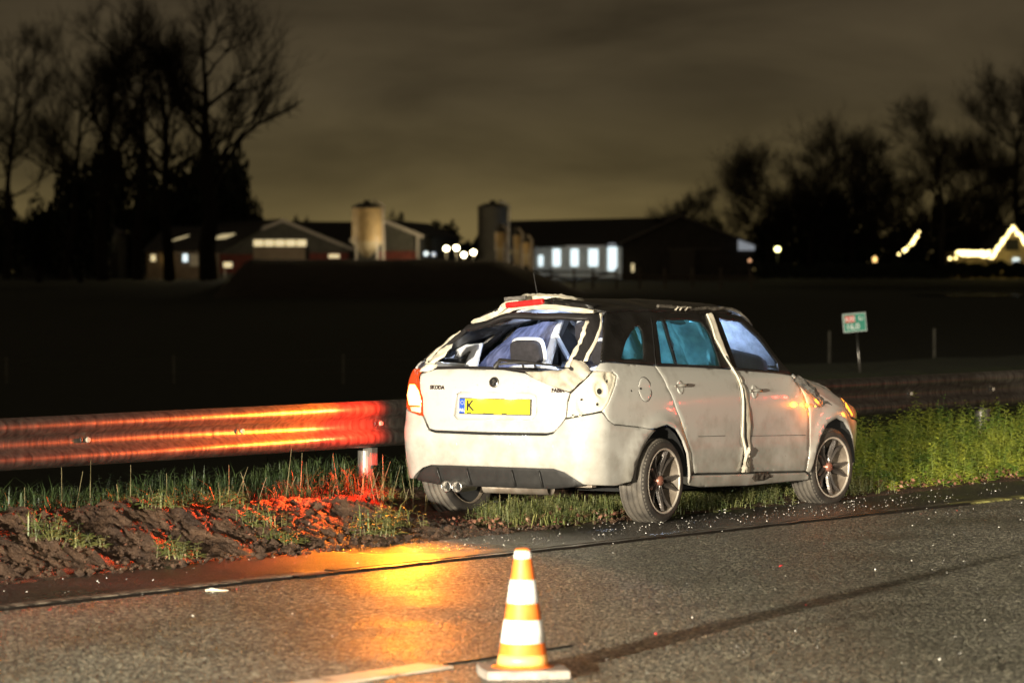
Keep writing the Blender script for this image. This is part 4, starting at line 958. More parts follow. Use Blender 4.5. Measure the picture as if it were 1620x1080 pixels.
rn = random.Random(11)
wm = MB()
for _ in range(1350):                                  # bright weeds on the right
    s = rn.uniform(22.2, 31.5); o = 13.70+abs(rn.gauss(0, .8)); 
    if o > 16.2: continue
    if s < 23.6 and o < 14.95: continue
    h = (.10+.13*smooth(13.7, 14.4, o))*(1+.8*fbm(s*1.6, o*1.9))*rn.uniform(.5, 1.5)*1.1
    weed(wm, so(s, o, verge_h(s, o)), h, rn, 5, .066, .07)
stuff(wm.build('verge_weeds', WEED), 'bright green leafy weeds growing along the verge in front of the car', 'weeds')
wm = MB()
for _ in range(620):                                   # weeds and grass under and behind the car
    s = rn.uniform(18.7, 23.6); o = rn.triangular(13.5, 14.8, 13.7)
    q_ = so(s, o); loc = CM.inverted() @ so(s, o, .1)
    if 810+F_PX*q_.x/q_.y < 758: continue
    if -.85 < loc.x < 3.3 and abs(loc.y) < .85: h = .12
    else: h = .17
    if any(math.hypot(loc.x-a, loc.y-b_) < .36 for a, b_ in ((-.04, -.7), (2.44, -.7), (-.05, .7), (2.44, .7))): continue
    (weed if rn.random() < .65 else blades)(wm, so(s, o, verge_h(s, o)), h*rn.uniform(.6, 1.2), rn)
stuff(wm.build('undergrowth', TUFT), 'yellowish grass and weeds under the back of the car', 'grass')
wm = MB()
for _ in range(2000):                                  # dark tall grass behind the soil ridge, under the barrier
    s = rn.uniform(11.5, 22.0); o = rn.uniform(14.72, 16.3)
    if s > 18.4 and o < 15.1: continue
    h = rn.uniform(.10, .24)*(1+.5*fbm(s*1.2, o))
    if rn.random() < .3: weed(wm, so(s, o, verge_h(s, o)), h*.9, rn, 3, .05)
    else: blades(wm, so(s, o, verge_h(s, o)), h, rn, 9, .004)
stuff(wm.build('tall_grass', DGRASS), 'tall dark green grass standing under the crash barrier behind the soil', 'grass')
wm = MB()
for _ in range(60):
    s = rn.uniform(12, 20); o = rn.uniform(14.6, 15.2); p = so(s, o, verge_h(s, o)); h = rn.uniform(.18, .36)
    wm.tube([p, p+Vector((rn.gauss(0, .04), rn.gauss(0, .04), h))], [.003, .0015], 4, False)
stuff(wm.build('dry_stalks', STEM), 'thin dry stalks rising from the grass below the barrier', 'grass')
dm = MB()
def leafpile(n_, s0, s1, o0, o1):
    for _ in range(n_):
        s = rn.uniform(s0, s1); o = rn.uniform(o0, o1); c = so(s, o, max(0, verge_h(s, o))+rn.uniform(.005, .06)); L = rn.uniform(.008, .022)*(1 if s > 18 else .6)
        u_ = Vector((rn.gauss(0, 1), rn.gauss(0, 1), rn.gauss(0, .5))).normalized(); v_ = u_.cross(Vector((rn.gauss(0, 1), rn.gauss(0, 1), 1))).normalized()
        dm.add([c-u_*L, c-v_*L*.55, c+u_*L, c+v_*L*.55], [(0, 1, 2, 3)])
leafpile(900, 23.5, 29.5, 13.50, 13.95); leafpile(420, 18.3, 20.2, 13.5, 14.0); leafpile(160, 12, 18, 13.4, 14.2)
stuff(dm.build('fallen_leaves', DEAD), 'reddish brown fallen leaves lying along the foot of the verge', 'leaves')
# clods of soil
cm_ = MB()
for _ in range(1500):
    s = rn.uniform(13, 20.3); o = 13.40+abs(rn.gauss(0, .5)); r_ = rn.uniform(.005, .020)*(2.2 if rn.random() < .07 else 1)
    c = so(s, o, max(-.004, verge_h(s, o))+r_*.4)
    V8 = [c+Vector((x*r_*rn.uniform(.6, 1.1), y*r_*rn.uniform(.6, 1.1), z*r_*rn.uniform(.5, .9))) for x, y, z in ((1,0,0),(0,1,0),(-1,0,0),(0,-1,0),(0,0,1),(0,0,-1))]
    cm_.add(V8, [(0,1,4),(1,2,4),(2,3,4),(3,0,4),(1,0,5),(2,1,5),(3,2,5),(0,3,5)])
stuff(cm_.build('soil_clods', soil_m), 'loose clods of brown soil along the edge of the asphalt', 'soil')
tufts = [(270, 880, .17, 'low bushy green tuft at the foot of the soil by the road edge'), (590, 845, .22, 'large leafy green tuft at the road edge just left of the car'), (625, 830, .20, 'upright yellow green tuft nearest the rear wheel'),
 (75, 850, .20, 'grass tuft with pale bent blades at the far left on the soil'), (110, 862, .12, 'small green tuft on the left part of the soil'), (405, 830, .18, 'green tuft halfway up the soil bank with drooping blades'),
 (352, 800, .14, 'short tuft at the top of the soil bank'), (440, 858, .13, 'small spreading green tuft low on the soil bank'), (603, 790, .13, 'tiny green tuft beside the barrier post'), (250, 800, .14, 'thin tuft on top of the left soil bank')]
for px, py, h, lb in tufts:
    q = P(px, py, 20); d = (q-camo.location).normalized(); p = camo.location.copy(); hit = None
    for k in range(2500):
        p = camo.location+d*(14+k*.006); s = p.dot(RD); o = p.dot(RN)
        if p.z < (verge_h(s, o) if o > 13.3 else 0): hit = p; break
    if hit is None: continue
    m = MB(); weed(m, Vector((0, 0, 0)), h*.8, rn, 14, .06, .06); blades(m, Vector((0, 0, 0)), h*1.1, rn, 14, .003, .06, 1.6); weed(m, Vector((.09, .03, 0)), h*.6, rn, 9, .05, .06)
    o_ = m.build('grass_tuft', TUFT); o_.location = hit; tag(o_, lb, 'grass tuft', 'tufts growing on the soil')

# ------------------------------------------------------------------ kilometre sign
sg = thing('road_sign', 'small green and red kilometre sign leaning on a thin steel post in the field', 'road sign', P(1362, 578, 60))
SM = Matrix.Rotation(math.radians(-6.5), 4, 'Y')
px_m = 60/F_PX
SGN = M('green_sign_face', (.01, .30, .20), .4, var=.08, vs=4, emis=None); SGW = M('pale_sign_paint', (.85, .92, .88), .45, var=.08); SGR = M('red_sign_field', (.85, .07, .04), .4, var=.08)
board = bpy.data.objects.new('sign_board', None)
def sgn(mb_or, name, mat, m4, bev=0): o = mb_or.build(name, mat, sg); o.matrix_local = m4; (bevel(o, bev) if bev else 0); return o
c0 = P(1352, 510, 60)-P(1362, 578, 60)
B = Matrix.Translation(c0) @ Matrix.Rotation(math.radians(-5), 4, 'Y') @ Matrix.Rotation(math.radians(4), 4, 'Z')
bm = .018
w, h = 37*px_m, 29.5*px_m
bd2 = sgn(MB().box((0, 0, 0), (w, .02, h)), 'sign_board', SGW, B, .006)
face = MB().box((0, -.0115, 0), (w-.026, .004, h-.026)).build('green_face', SGN, bd2)
MB().box((-w*.20, -.0145, h*.20), (w*.43, .003, h*.35)).build('red_field', SGR, bd2)
RX90 = Matrix.Rotation(PI/2, 4, 'X')
text_obj('sign_text', 'A30', h*.34, SGW, bd2, Matrix.Translation((-w*.20, -.0175, h*.19)) @ RX90, .001, .002)
text_obj('sign_text', 'Li', h*.32, SGW, bd2, Matrix.Translation((w*.27, -.0150, h*.21)) @ RX90, .001, .002)
text_obj('sign_text', '16,0', h*.43, SGW, bd2, Matrix.Translation((-w*.10, -.0150, -h*.22)) @ RX90, .001, .003)
mb = MB().tube([(0, 0.02, -.25), (c0.x+.03, c0.y+.02, c0.z-.1)], .020, 8); mb.build('sign_post', CHROME, sg, True)
def berm(s, o): return -.80+.78*smooth(27, 30.2, o)*(1-smooth(34, 38, o))*smooth(40, 48, s)+.03*fbm(s*.4, o*.4)
structure(grid_so('ditch_bank', 38, 130, 1, 25, 40, .5, berm, M('bank_turf', (.030, .038, .012), .9, color2=(.07, .085, .025), vs=2, bump=.8, bs=8, bdist=.1)))
# ------------------------------------------------------------------ thin field fence
ff_ = thing('field_fence', 'row of thin wooden field fence posts with wire in the dark field', 'fence', P(275, 607, 77))
PW = M('weathered_post', (.14, .13, .10), .8, var=.3, vs=8)
pmesh = MB().tube([(0, 0, -.3), (0, 0, .62)], .035, 6).build('fence_post', PW, ff_); pmesh.location = (0, 0, 0)
tops = []
for px, py in ((10, 610), (543, 605), (1312, 560), (1478, 556), (1190, 566)):
    o = link(bpy.data.objects.new('fence_post', pmesh.data), ff_); o.location = P(px, py, 77 if px < 600 else 95)-ff_.location
w_ = MB(); 
for dz in (.25, .52): w_.tube([P(-200, 607, 77)+Vector((0, 0, dz)), P(700, 607, 77)+Vector((0, 0, dz))], .004, 3)
w_.build('wire', PW, ff_).location = -ff_.location

# ------------------------------------------------------------------ farm at the far side of the field
LAMPW = lambda nm, c, s: M(nm, (.8, .8, .8), .5, emis=c, es=s, var=.02)
WIN_WARM = LAMPW('lit_window_warm', (1, .80, .42), .75); WIN_COOL = LAMPW('lit_window_cool', (.78, .95, 1), 1.2); BULBY = LAMPW('yellow_bulb', (1, .78, .30), 5); FLOOD = LAMPW('flood_lamp', (1, .86, .50), 16); GREENW = LAMPW('yellow_green_lamp', (.95, .90, .35), 7)
TIN = M('dark_sheet_cladding', (.07, .068, .055), .7, var=.25, vs=2, bump=.4, bs=3); ROOF = M('dark_fibre_roof', (.022, .018, .016), .9, var=.3, vs=1.5, bump=.3, bs=3)
TRIM = M('pale_verge_board', (.42, .38, .34), .6, var=.1); BRICKW = M('red_brick_plinth', (.15, .035, .025), .85, var=.3, vs=3, bump=.3, bs=6); WALLW = M('pale_plaster', (.45, .43, .38), .8, var=.15, vs=2)
DOORM = M('beige_barn_door', (.26, .20, .14), .7, var=.15, vs=2); SILOM = M('ochre_silo', (.36, .26, .12), .55, var=.2, vs=2, bump=.2, bs=2); SILOD = M('dark_silo', (.03, .027, .022), .7, var=.3, vs=2)
GZ = 1.1
def part(mb, name, mat, root, smooth_=False):
    mb.v = [tuple(Vector(v)-root.location) for v in mb.v]; return mb.build(name, mat, root, smooth_)
def gable_barn(name, label, xl, xr, xa, ye, ya, Yf, depth, yb, dirx=0., wallm=TIN, trim=TRIM, cat='barn', trimw=.28, over=.4):
    """gable end facing us: eaves at (xl, ye) and (xr, ye2), ridge at (xa, ya) in photo pixels, at distance Yf"""
    ye2 = ye[1] if isinstance(ye, tuple) else ye; ye1 = ye[0] if isinstance(ye, tuple) else ye
    root = thing(name, label, cat, P((xl+xr)/2, 430, Yf)); root.location.z = GZ
    L_, R_, A_ = P(xl, ye1, Yf), P(xr, ye2, Yf), P(xa, ya, Yf); bk = Vector((dirx, depth, 0))
    g = lambda v: Vector((v.x, v.y, GZ-.5))
    m = MB(); m.add([g(L_), g(R_), R_, A_, L_], [(0, 1, 2, 3, 4)]); m.add([g(L_)+bk, g(R_)+bk, R_+bk, A_+bk, L_+bk], [(4, 3, 2, 1, 0)])
    m.quad(g(R_), g(R_)+bk, R_+bk, R_); m.quad(g(L_)+bk, g(L_), L_, L_+bk); part(m, 'wall', wallm, root)
    for E_, nm in ((L_, 'roof'), (R_, 'roof')):
        d = (E_-A_).normalized()*over; f_ = Vector((0, -.35, 0)); up = Vector((0, 0, .06)); m = MB()
        a, b_, c, e_ = A_+f_+up, E_+d+f_+up, E_+d+bk+up, A_+bk+up; T_ = Vector((0, 0, .14)); m.add([a, b_, c, e_, a+T_, b_+T_, c+T_, e_+T_], [(0,3,2,1),(4,5,6,7),(0,1,5,4),(1,2,6,5),(2,3,7,6),(3,0,4,7)]); part(m, nm, ROOF, root)
        if trim: 
            m = MB(); f2 = Vector((0, -.37, 0)); dn = Vector((0, 0, -trimw)); a, b_ = A_+f2+up*3.2, E_+d+f2+up*3.2; k = Vector((0, -.05, 0)); m.add([a, b_, b_+dn, a+dn, a+k, b_+k, b_+dn+k, a+dn+k], [(0,1,2,3),(4,7,6,5),(0,4,5,1),(3,2,6,7),(1,5,6,2),(0,3,7,4)]); part(m, 'verge_board', trim, root)
    return root
def rect(root, name, mat, x0, y0, x1, y1, Y, t=.12, front=.06):
    a, b_ = P(x0, y1, Y), P(x1, y0, Y); m = MB().box(((a.x+b_.x)/2, Y-front-t/2, (a.z+b_.z)/2), (abs(b_.x-a.x), t, abs(b_.z-a.z))); return part(m, name, mat, root)
# long dark roof behind, then the barn with the lit ribbon window
b2 = thing('long_barn', 'long low dark barn roof rising behind the barn with the ribbon window', 'barn', P(500, 430, 335)); b2.location.z = GZ
m = MB(); a, b_, c, d = P(330, 385, 330), P(600, 388, 330), P(600, 351, 345), P(380, 350, 345); m.add([a, b_, c, d], [(0, 1, 2, 3)]); m.quad(d, c, c+Vector((0, 14, -3)), d+Vector((0, 14, -3))); part(m, 'roof', ROOF, b2)
m = MB(); a.z -= .0; m.quad(Vector((a.x, a.y, GZ)), Vector((b_.x, b_.y, GZ)), b_, a); part(m, 'wall', TIN, b2)
bA = gable_barn('ribbon_window_barn', 'wide gabled barn with a lit ribbon window above its door', 338, 553, 448, (392, 393), 350, 300, 40, 411, dirx=-13)
for k in range(5): rect(bA, 'window', WIN_WARM, 401.5+k*17, 379.5, 416.5+k*17, 389.5, 300)
rect(bA, 'window_frame', TRIM, 399, 378.3, 487, 379.3, 300, .14); rect(bA, 'barn_door', DOORM, 401, 391, 483, 432, 300, .1); rect(bA, 'door_slot', DARK, 483.5, 391, 489, 432, 300, .03)
rect(bA, 'brick_plinth', BRICKW, 340, 402, 400, 432, 300, .05); rect(bA, 'brick_plinth', BRICKW, 489.5, 400, 552, 432, 300, .05); rect(bA, 'low_window', WIN_WARM, 520, 402, 537, 408, 300, .14)
# low building on the left with skylights
bB = thing('low_house', 'low farm building with two glowing skylights and a bright yard door on the left', 'house', P(290, 430, 290)); bB.location.z = GZ
m = MB(); a, b_ = P(232, 430, 290), P(338, 397, 290); m.box(((a.x+b_.x)/2, 293, (GZ-.5+b_.z)/2), (b_.x-a.x, 6, b_.z-GZ+.5)); part(m, 'wall', M('brown_wall', (.11, .08, .055), .85, var=.2, vs=2), bB)
m = MB(); a, b_, c, d = P(225, 397, 289.5), P(345, 397, 289.5), P(420, 358, 300), P(262, 358, 300); m.add([a, b_, c, d], [(0, 1, 2, 3)]); m.add([v+Vector((0, .1, -.15)) for v in (a, b_, c, d)], [(3, 2, 1, 0)]); part(m, 'roof', ROOF, bB)
def on_roof(px, py):      # intersection with the roof plane, lifted a little
    n_ = (b_-a).cross(d-a).normalized(); q = P(px, py, 290)-camo.location; t_ = (a-camo.location).dot(n_)/q.dot(n_); return camo.location+q*t_*.9985
for pp in (((273, 380), (291, 375), (299, 371.5), (281, 376.5)), ((334, 378), (358, 375.5), (372, 369), (350, 371))):
    m = MB(); q = [on_roof(*x) for x in pp]; m.add(q+[v+Vector((0, .06, -.08)) for v in q], [(0, 1, 2, 3), (0, 4, 5, 1), (1, 5, 6, 2), (2, 6, 7, 3), (3, 7, 4, 0)]); part(m, 'skylight', M('skylight_glass', (.5, .5, .4), .5, emis=(.9, .72, .38), es=.55), bB)
rect(bB, 'window', WIN_WARM, 239, 403, 246, 413, 290); rect(bB, 'lit_door', LAMPW('lit_doorway', (1, .72, .25), 3.5), 259.5, 400, 268, 417, 290); rect(bB, 'window', WIN_COOL, 289.5, 402, 297, 414, 290); rect(bB, 'door_frame', TRIM, 276, 398.5, 318, 400, 290); rect(bB, 'gate_panel', WALLW, 301, 402, 317, 421, 290, .05)
lb = rect(thing('light_box', 'small glowing pale yellow box on a pole by the farmyard', 'light', P(359, 425, 286)), 'lamp_panel', WIN_WARM, 354, 415, 367, 423, 286)
MB().tube([(-.2, 0, -.6), (-.2, 0, .1)], .05, 6).build('pole', TRIM, lb.parent)
# little shed on the right of the first silo
bC = gable_barn('gabled_shed', 'narrow gabled shed with pale verge boards beside the tall feed silo', 560, 664, 610, (378, 373), 351, 297, 25, 410, dirx=3, trimw=.32)
rect(bC, 'brick_plinth', BRICKW, 600, 397, 660, 432, 297, .05); rect(bC, 'corner_post', TRIM, 659, 374, 663, 432, 297, .3)
def silo(name, label, x0, x1, yt, yc, ybot, Y, mat, legs=True, dome=True):
    root = thing(name, label, 'silo', P((x0+x1)/2, 430, Y)); root.location.z = GZ
    r_ = (x1-x0)/2*Y/F_PX; zt, zc, zb = (P(x0, y, Y).z-GZ for y in (yt, yc, ybot))
    MB().lathe([(r_, zc), (r_*1.0, (zc+zt)/2), (r_, zt-.35)], 32).build('tank', mat, root, True)
    MB().lathe([(r_*1.03, zt-.42), (r_*1.03, zt-.30), (r_*.55, zt-.05), (.25, zt), (.25, zt+.22), (0, zt+.22)], 32).build('lid', SILOD, root)
    if legs:
        MB().lathe([(r_*1.01, zc+.06), (r_*1.03, zc), (.25, zb), (0, zb)], 32).build('hopper', M('pale_silo_hopper', (.42, .36, .24), .5, var=.15), root, True)
        for k in range(4):
            a_ = PI/4+k*PI/2; MB().tube([(r_*math.cos(a_), r_*math.sin(a_), -.4), (r_*math.cos(a_), r_*math.sin(a_), zc+.5)], .07, 6).build('leg', TRIM, root)
    m = MB().tube([(r_+.12, -.2, -.2), (r_+.12, -.2, zt-.2), (r_*.4, -.2, zt+.18)], .09, 8); m.build('fill_pipe', TRIM, root, True)
    for k in range(1, 4): z = zc+(zt-zc-.35)*k/4; MB().lathe([(r_+.005, z-.04), (r_+.03, z), (r_+.005, z+.04)], 32).build('hoop', mat, root)
    return root
silo('feed_silo', 'tall ochre feed silo with pale funnel between barn and gabled shed', 557, 604, 321, 383, 407, 285, SILOM)
silo('tower_silo', 'broad dark tower silo without legs in the middle of the farm', 756, 803, 321, 470, 470, 300, SILOD, legs=False)
silo('small_silo', 'ochre silo directly against the dark tower silo', 783, 800, 359, 392, 414, 280, SILOM); silo('small_silo', 'middle one of three small lit ochre silos', 812, 824, 364, 396, 418, 278, SILOM); silo('small_silo', 'rightmost and lowest of three small lit ochre silos', 826, 839, 375, 402, 420, 276, SILOM)
# long barn with lit openings, and its dark wing
bD = thing('milking_barn', 'long dark roofed barn with a row of bright white openings in its pale wall', 'barn', P(900, 430, 306)); bD.location.z = GZ
a, b_, c, d = P(800, 391, 305), P(1100, 390, 305), P(1080, 343, 322), P(800, 349.5, 322)
m = MB(); m.add([a, b_, c, d], [(0, 1, 2, 3)]); e1 = Vector((0, 16, -2.5)); m.quad(d, c, c+e1, d+e1); part(m, 'roof', ROOF, bD)
m = MB(); wa, wb = P(845, 430, 306.5), P(1100, 390, 306.5); m.box(((wa.x+wb.x)/2, 312, (GZ-.4+wb.z)/2), (wb.x-wa.x, 11, wb.z-GZ+.4)); part(m, 'wall', WALLW, bD)
rect(bD, 'gutter', TRIM, 895, 388.5, 958, 391.5, 305, .2, .3)
for x0, x1, y0, y1 in ((874.5, 886.5, 394, 421), (903, 915, 394, 421), (931, 946, 394, 421), (961.5, 976, 390, 428), (852, 859, 404, 421)):
    w = rect(bD, 'lit_opening', WIN_COOL, x0, y0, x1, y1, 306.5, .08); rect(w, 'transom', TRIM, x0, (y0*.65+y1*.35)-.6, x1, (y0*.65+y1*.35)+.6, 306.3, .08).location = (0, 0, 0) if False else (0, 0, 0)
    for ch in w.children:
        ch.parent = w; ch.matrix_parent_inverse = Matrix.Translation(-w.location)
for x in (890, 899, 918, 928, 949, 957): rect(bD, 'column', WALLW, x-1.2, 392, x+1.2, 425, 306, .25)
bW = gable_barn('dark_wing', 'dark gabled barn wing right of the bright openings with a lit eave corner', 984, 1192, 1077, (386, 389), 343, 292, 30, 440, dirx=2, wallm=M('black_tarred_boards', (.018, .015, .013), .9, var=.3, vs=2, bump=.4, bs=4), trim=M('dim_verge_board', (.10, .09, .085), .7, var=.1), trimw=.12)
rect(bW, 'sliding_door', M('dark_door', (.03, .026, .022), .8), 1060, 395, 1100, 437, 292); rect(bW, 'door_rail', M('dim_rail', (.09, .08, .07), .6), 1055, 393.6, 1140, 394.6, 292, .1)
m = MB(); q = [P(1168, 379, 291.3), P(1194, 388.5, 291.3), P(1194, 396, 291.3), P(1168, 396, 291.3)]; m.add(q+[v+Vector((0, .3, 0)) for v in q], [(0, 3, 2, 1), (4, 5, 6, 7), (0, 1, 5, 4), (1, 2, 6, 5), (2, 3, 7, 6), (3, 0, 4, 7)]); part(m, 'lit_eave_corner', M('glowing_white_soffit', (.7, .72, .75), .5, emis=(.75, .85, 1), es=.22), bW)  # light on the soffit is put in as emission
rect(bW, 'lit_eave_edge', MATS['glowing_white_soffit'], 962, 385, 974, 388, 291, .1); rect(bW, 'small_light_patch', WIN_WARM, 999, 417, 1003, 430, 292)  # eave edge uses the same emission for its lit look
# dim houses on the far left
bL = gable_barn('dark_left_house', 'barely visible dark gabled house below the tall bare trees at the left edge', 22, 158, 92, (362, 366), 336, 285, 20, 430, trim=M('dim_board', (.05, .042, .035), .8), trimw=.10, cat='house')
rect(bL, 'lit_window', M('dim_warm_window', (.5, .4, .3), .5, emis=(.9, .75, .45), es=.10), 12, 368, 16, 400, 284); rect(bL, 'window', M('faint_window', (.3, .3, .3), .5, emis=(.5, .45, .35), es=.05), 38, 402, 48, 414, 284.6); rect(bL, 'window', MATS['faint_window'], 150, 400, 156, 412, 284.6)
# wooden fence in front of the barn
wf = thing('paddock_fence', 'three rail wooden paddock fence in front of the lit barn', 'fence', P(880, 448, 255)); WD = M('old_fence_wood', (.13, .10, .07), .8, var=.3, vs=3)
z0 = wf.location.z
for x in (812, 836, 872, 908, 938, 975, 1012, 1052, 1095, 1140, 1188):
    p = P(x, 448, 255); m = MB().box((p.x, p.y, p.z+.35), (.17, .17, 1.5)); part(m, 'post', WD, wf)
for (xa_, ya_, xb_, yb_) in ((815, 428, 975, 432), (815, 436, 975, 441), (872, 432, 908, 446), (975, 436, 1200, 438), (975, 442, 1200, 444), (905, 446, 975, 430)):
    A_, B_ = P(xa_, ya_, 254.8), P(xb_, yb_, 254.8); m = MB().tube([A_, B_], .065, 5); part(m, 'rail', WD, wf)
# house with fairy lights on the right, and the lights themselves
bH = gable_barn('fairy_light_house', 'gabled house at the right edge outlined with yellow fairy lights', 1570, 1640, 1604, (408, 412), 358, 300, 12, 430, trim=TRIM, wallm=M('cream_house_wall', (.34, .27, .14), .8, var=.25, vs=2), cat='house', trimw=.2)
rect(bH, 'porch', DARK, 1590, 378, 1612, 396, 300, .04); rect(bH, 'lit_window', WIN_COOL, 1602, 408, 1612, 416, 300)
m = MB(); a, b_ = P(1508, 430, 302), P(1570, 398, 302); m.box(((a.x+b_.x)/2, 305, (GZ+b_.z)/2), (b_.x-a.x, 5, b_.z-GZ)); part(m, 'side_wing', M('cream_house_wall', (.3, .2, .1)), bH)
bulb = MB(); bmsh = None
def bulbs(name, label, pts, r_=.10, mat=BULBY, Y=299):
    root = None; m = MB()
    for k, (x, y) in enumerate(pts):
        p = P(x, y, Y-.3); rr = r_*rn.uniform(.6, 1.35); m.add([p+Vector(v)*rr for v in ((1,0,0),(0,1,0),(-1,0,0),(0,-1,0),(0,0,1),(0,0,-1))], [(0,1,4),(1,2,4),(2,3,4),(3,0,4),(1,0,5),(2,1,5),(3,2,5),(0,3,5)])
    o = m.build(name, mat); tag(o, label, 'fairy lights'); return o
lerp2 = lambda a, b, n_, j=0.: [(a[0]+(b[0]-a[0])*k/(n_-1)+rn.gauss(0, j), a[1]+(b[1]-a[1])*k/(n_-1)+rn.gauss(0, j)) for k in range(n_)]
bulbs('fairy_light_string', 'thick line of yellow fairy lights following the gable of the right hand house', lerp2((1568, 408), (1603, 359), 40, 1.2)+lerp2((1603, 359), (1630, 395), 30, 1.2), .12)
bulbs('eave_light_string', 'level row of dense yellow fairy lights along the low roof edge', lerp2((1513, 399), (1566, 399), 44, .8)+lerp2((1520, 403), (1565, 403), 34, 1.2), .12)
bulbs('slanting_light_string', 'short slanting string of yellow bulbs among the trees on the right', [(1422, 402), (1434, 394), (1438, 389), (1443, 385), (1446, 380), (1450, 374), (1454, 367), (1431, 396)], .17)
bulbs('garden_light', 'tiny orange garden light between the trees on the right', [(1384, 409), (1384, 413)], .16, LAMPW('orange_bulb', (1, .6, .2), 2.5))
bulbs('garden_light', 'two small yellow lights just left of the row of fairy lights', [(1503, 409), (1512, 408)], .12)
def lamp_post(px, py, label, mat, r_=.2, Y=290, pw=30, col=(1, .8, .4), base=432):
    root = thing('yard_lamp', label, 'lamp', P(px, base, Y)); top = P(px, py, Y)-root.location
    MB().tube([(0, .2, -.3), (0, .2, top.z+.1)], .06, 6).build('lamp_pole', SILOD, root); h_ = MB().lathe([(0, -r_), (r_*.8, -r_*.6), (r_, 0), (r_*.6, r_*.7), (0, r_*.8)], 12).build('lamp_head', mat, root, True); h_.location = top
    if pw: light('yard_light', 'POINT', P(px, py, Y)+Vector((0, -.6, 0)), pw, col, size=.2)
    return root
for i, (x, y, lb_) in enumerate(((706, 393, 'leftmost bright flood lamp in the farmyard gap'), (722, 392, 'second bright flood lamp in the farmyard gap'), (749, 399, 'flood lamp right beside the dark tower silo'), (734, 403, 'lowest of the four flood lamps in the farmyard gap'))): lamp_post(x, y, lb_, FLOOD, .22, 292, 260 if i < 3 else 0, (1, .78, .42))
lamp_post(1230, 394, 'single yellow green yard lamp right of the dark barn wing', GREENW, .24, 295, 40, (1, .9, .4)); lamp_post(1186, 412, 'faint orange lamp under the lit eave corner', LAMPW('faint_orange', (1, .5, .25), 1.6), .12, 288, 0)
lamp_post(674, 401, 'small cool white lamp beside the gabled shed', WIN_COOL, .22, 296, 0); lamp_post(686, 402, 'dim bluish lamp between shed and flood lamps', LAMPW('dim_blue', (.5, .7, 1), .6), .2, 296, 0)
# point lights added to brighten the farm walls and silos
light('yard_light', 'POINT', P(455, 385, 285), 700, (1, .82, .55), size=.3); light('yard_light', 'POINT', P(640, 385, 283), 450, (1, .8, .5), size=.3)
light('yard_light', 'POINT', P(560, 380, 276), 520, (1, .75, .4), size=.3); light('yard_light', 'POINT', P(815, 385, 268), 700, (1, .72, .36), size=.3)
light('yard_light', 'POINT', P(910, 415, 298), 420, (.85, .95, 1), size=.3); light('yard_light', 'POINT', P(1585, 395, 293), 110, (1, .75, .2), size=.3); light('yard_light', 'POINT', P(264, 408, 286), 40, (1, .7, .3), size=.2)
# earth bank that hides the foot of the farm, and the puddle
def bank():
    vs = []; fs = []; nx, ny = 90, 14
    for i in range(nx+1):
        px = 300+i*(1000-300)/nx
        for j in range(ny+1):
            Y = 228+j*4.2; x = (px-810)/F_PX*Y; k = math.sin(PI*min(1, max(0, j/ny)))**.7
            top = 2.62*smooth(330, 400, px)*(1-smooth(770, 960, px))+.12*fbm(px*.02, Y*.1)
            z = -1.0+(field_h(x, Y)+.9)*1.0; z = z+max(0, top-z)*k if k > 0 else z; vs.append((x, Y, z-.05))
    for i in range(nx):
        for j in range(ny): q = i*(ny+1)+j; fs.append((q, q+ny+1, q+ny+2, q+1))
    return mesh_obj('earth_bank', vs, fs, M('dark_earth', (.035, .026, .016), .9, color2=(.06, .045, .028), vs=1, bump=.5, bs=4, bdist=.1), smooth=True)
structure(bank())
pd = MB(); c = P(1560, 468, 246)
vs = [(c.x+5.2*math.cos(a_)*(1+.1*math.sin(3*a_)), c.y+7*math.sin(a_), field_h(c.x, c.y)+.12) for a_ in [k*PI/16 for k in range(32)]]
pdl = mesh_obj('puddle', vs, [tuple(range(32))], M('puddle_water', (.01, .01, .012), .07, bump=.15, bs=1.2, bdist=.05, spec=1.)); structure(pdl)

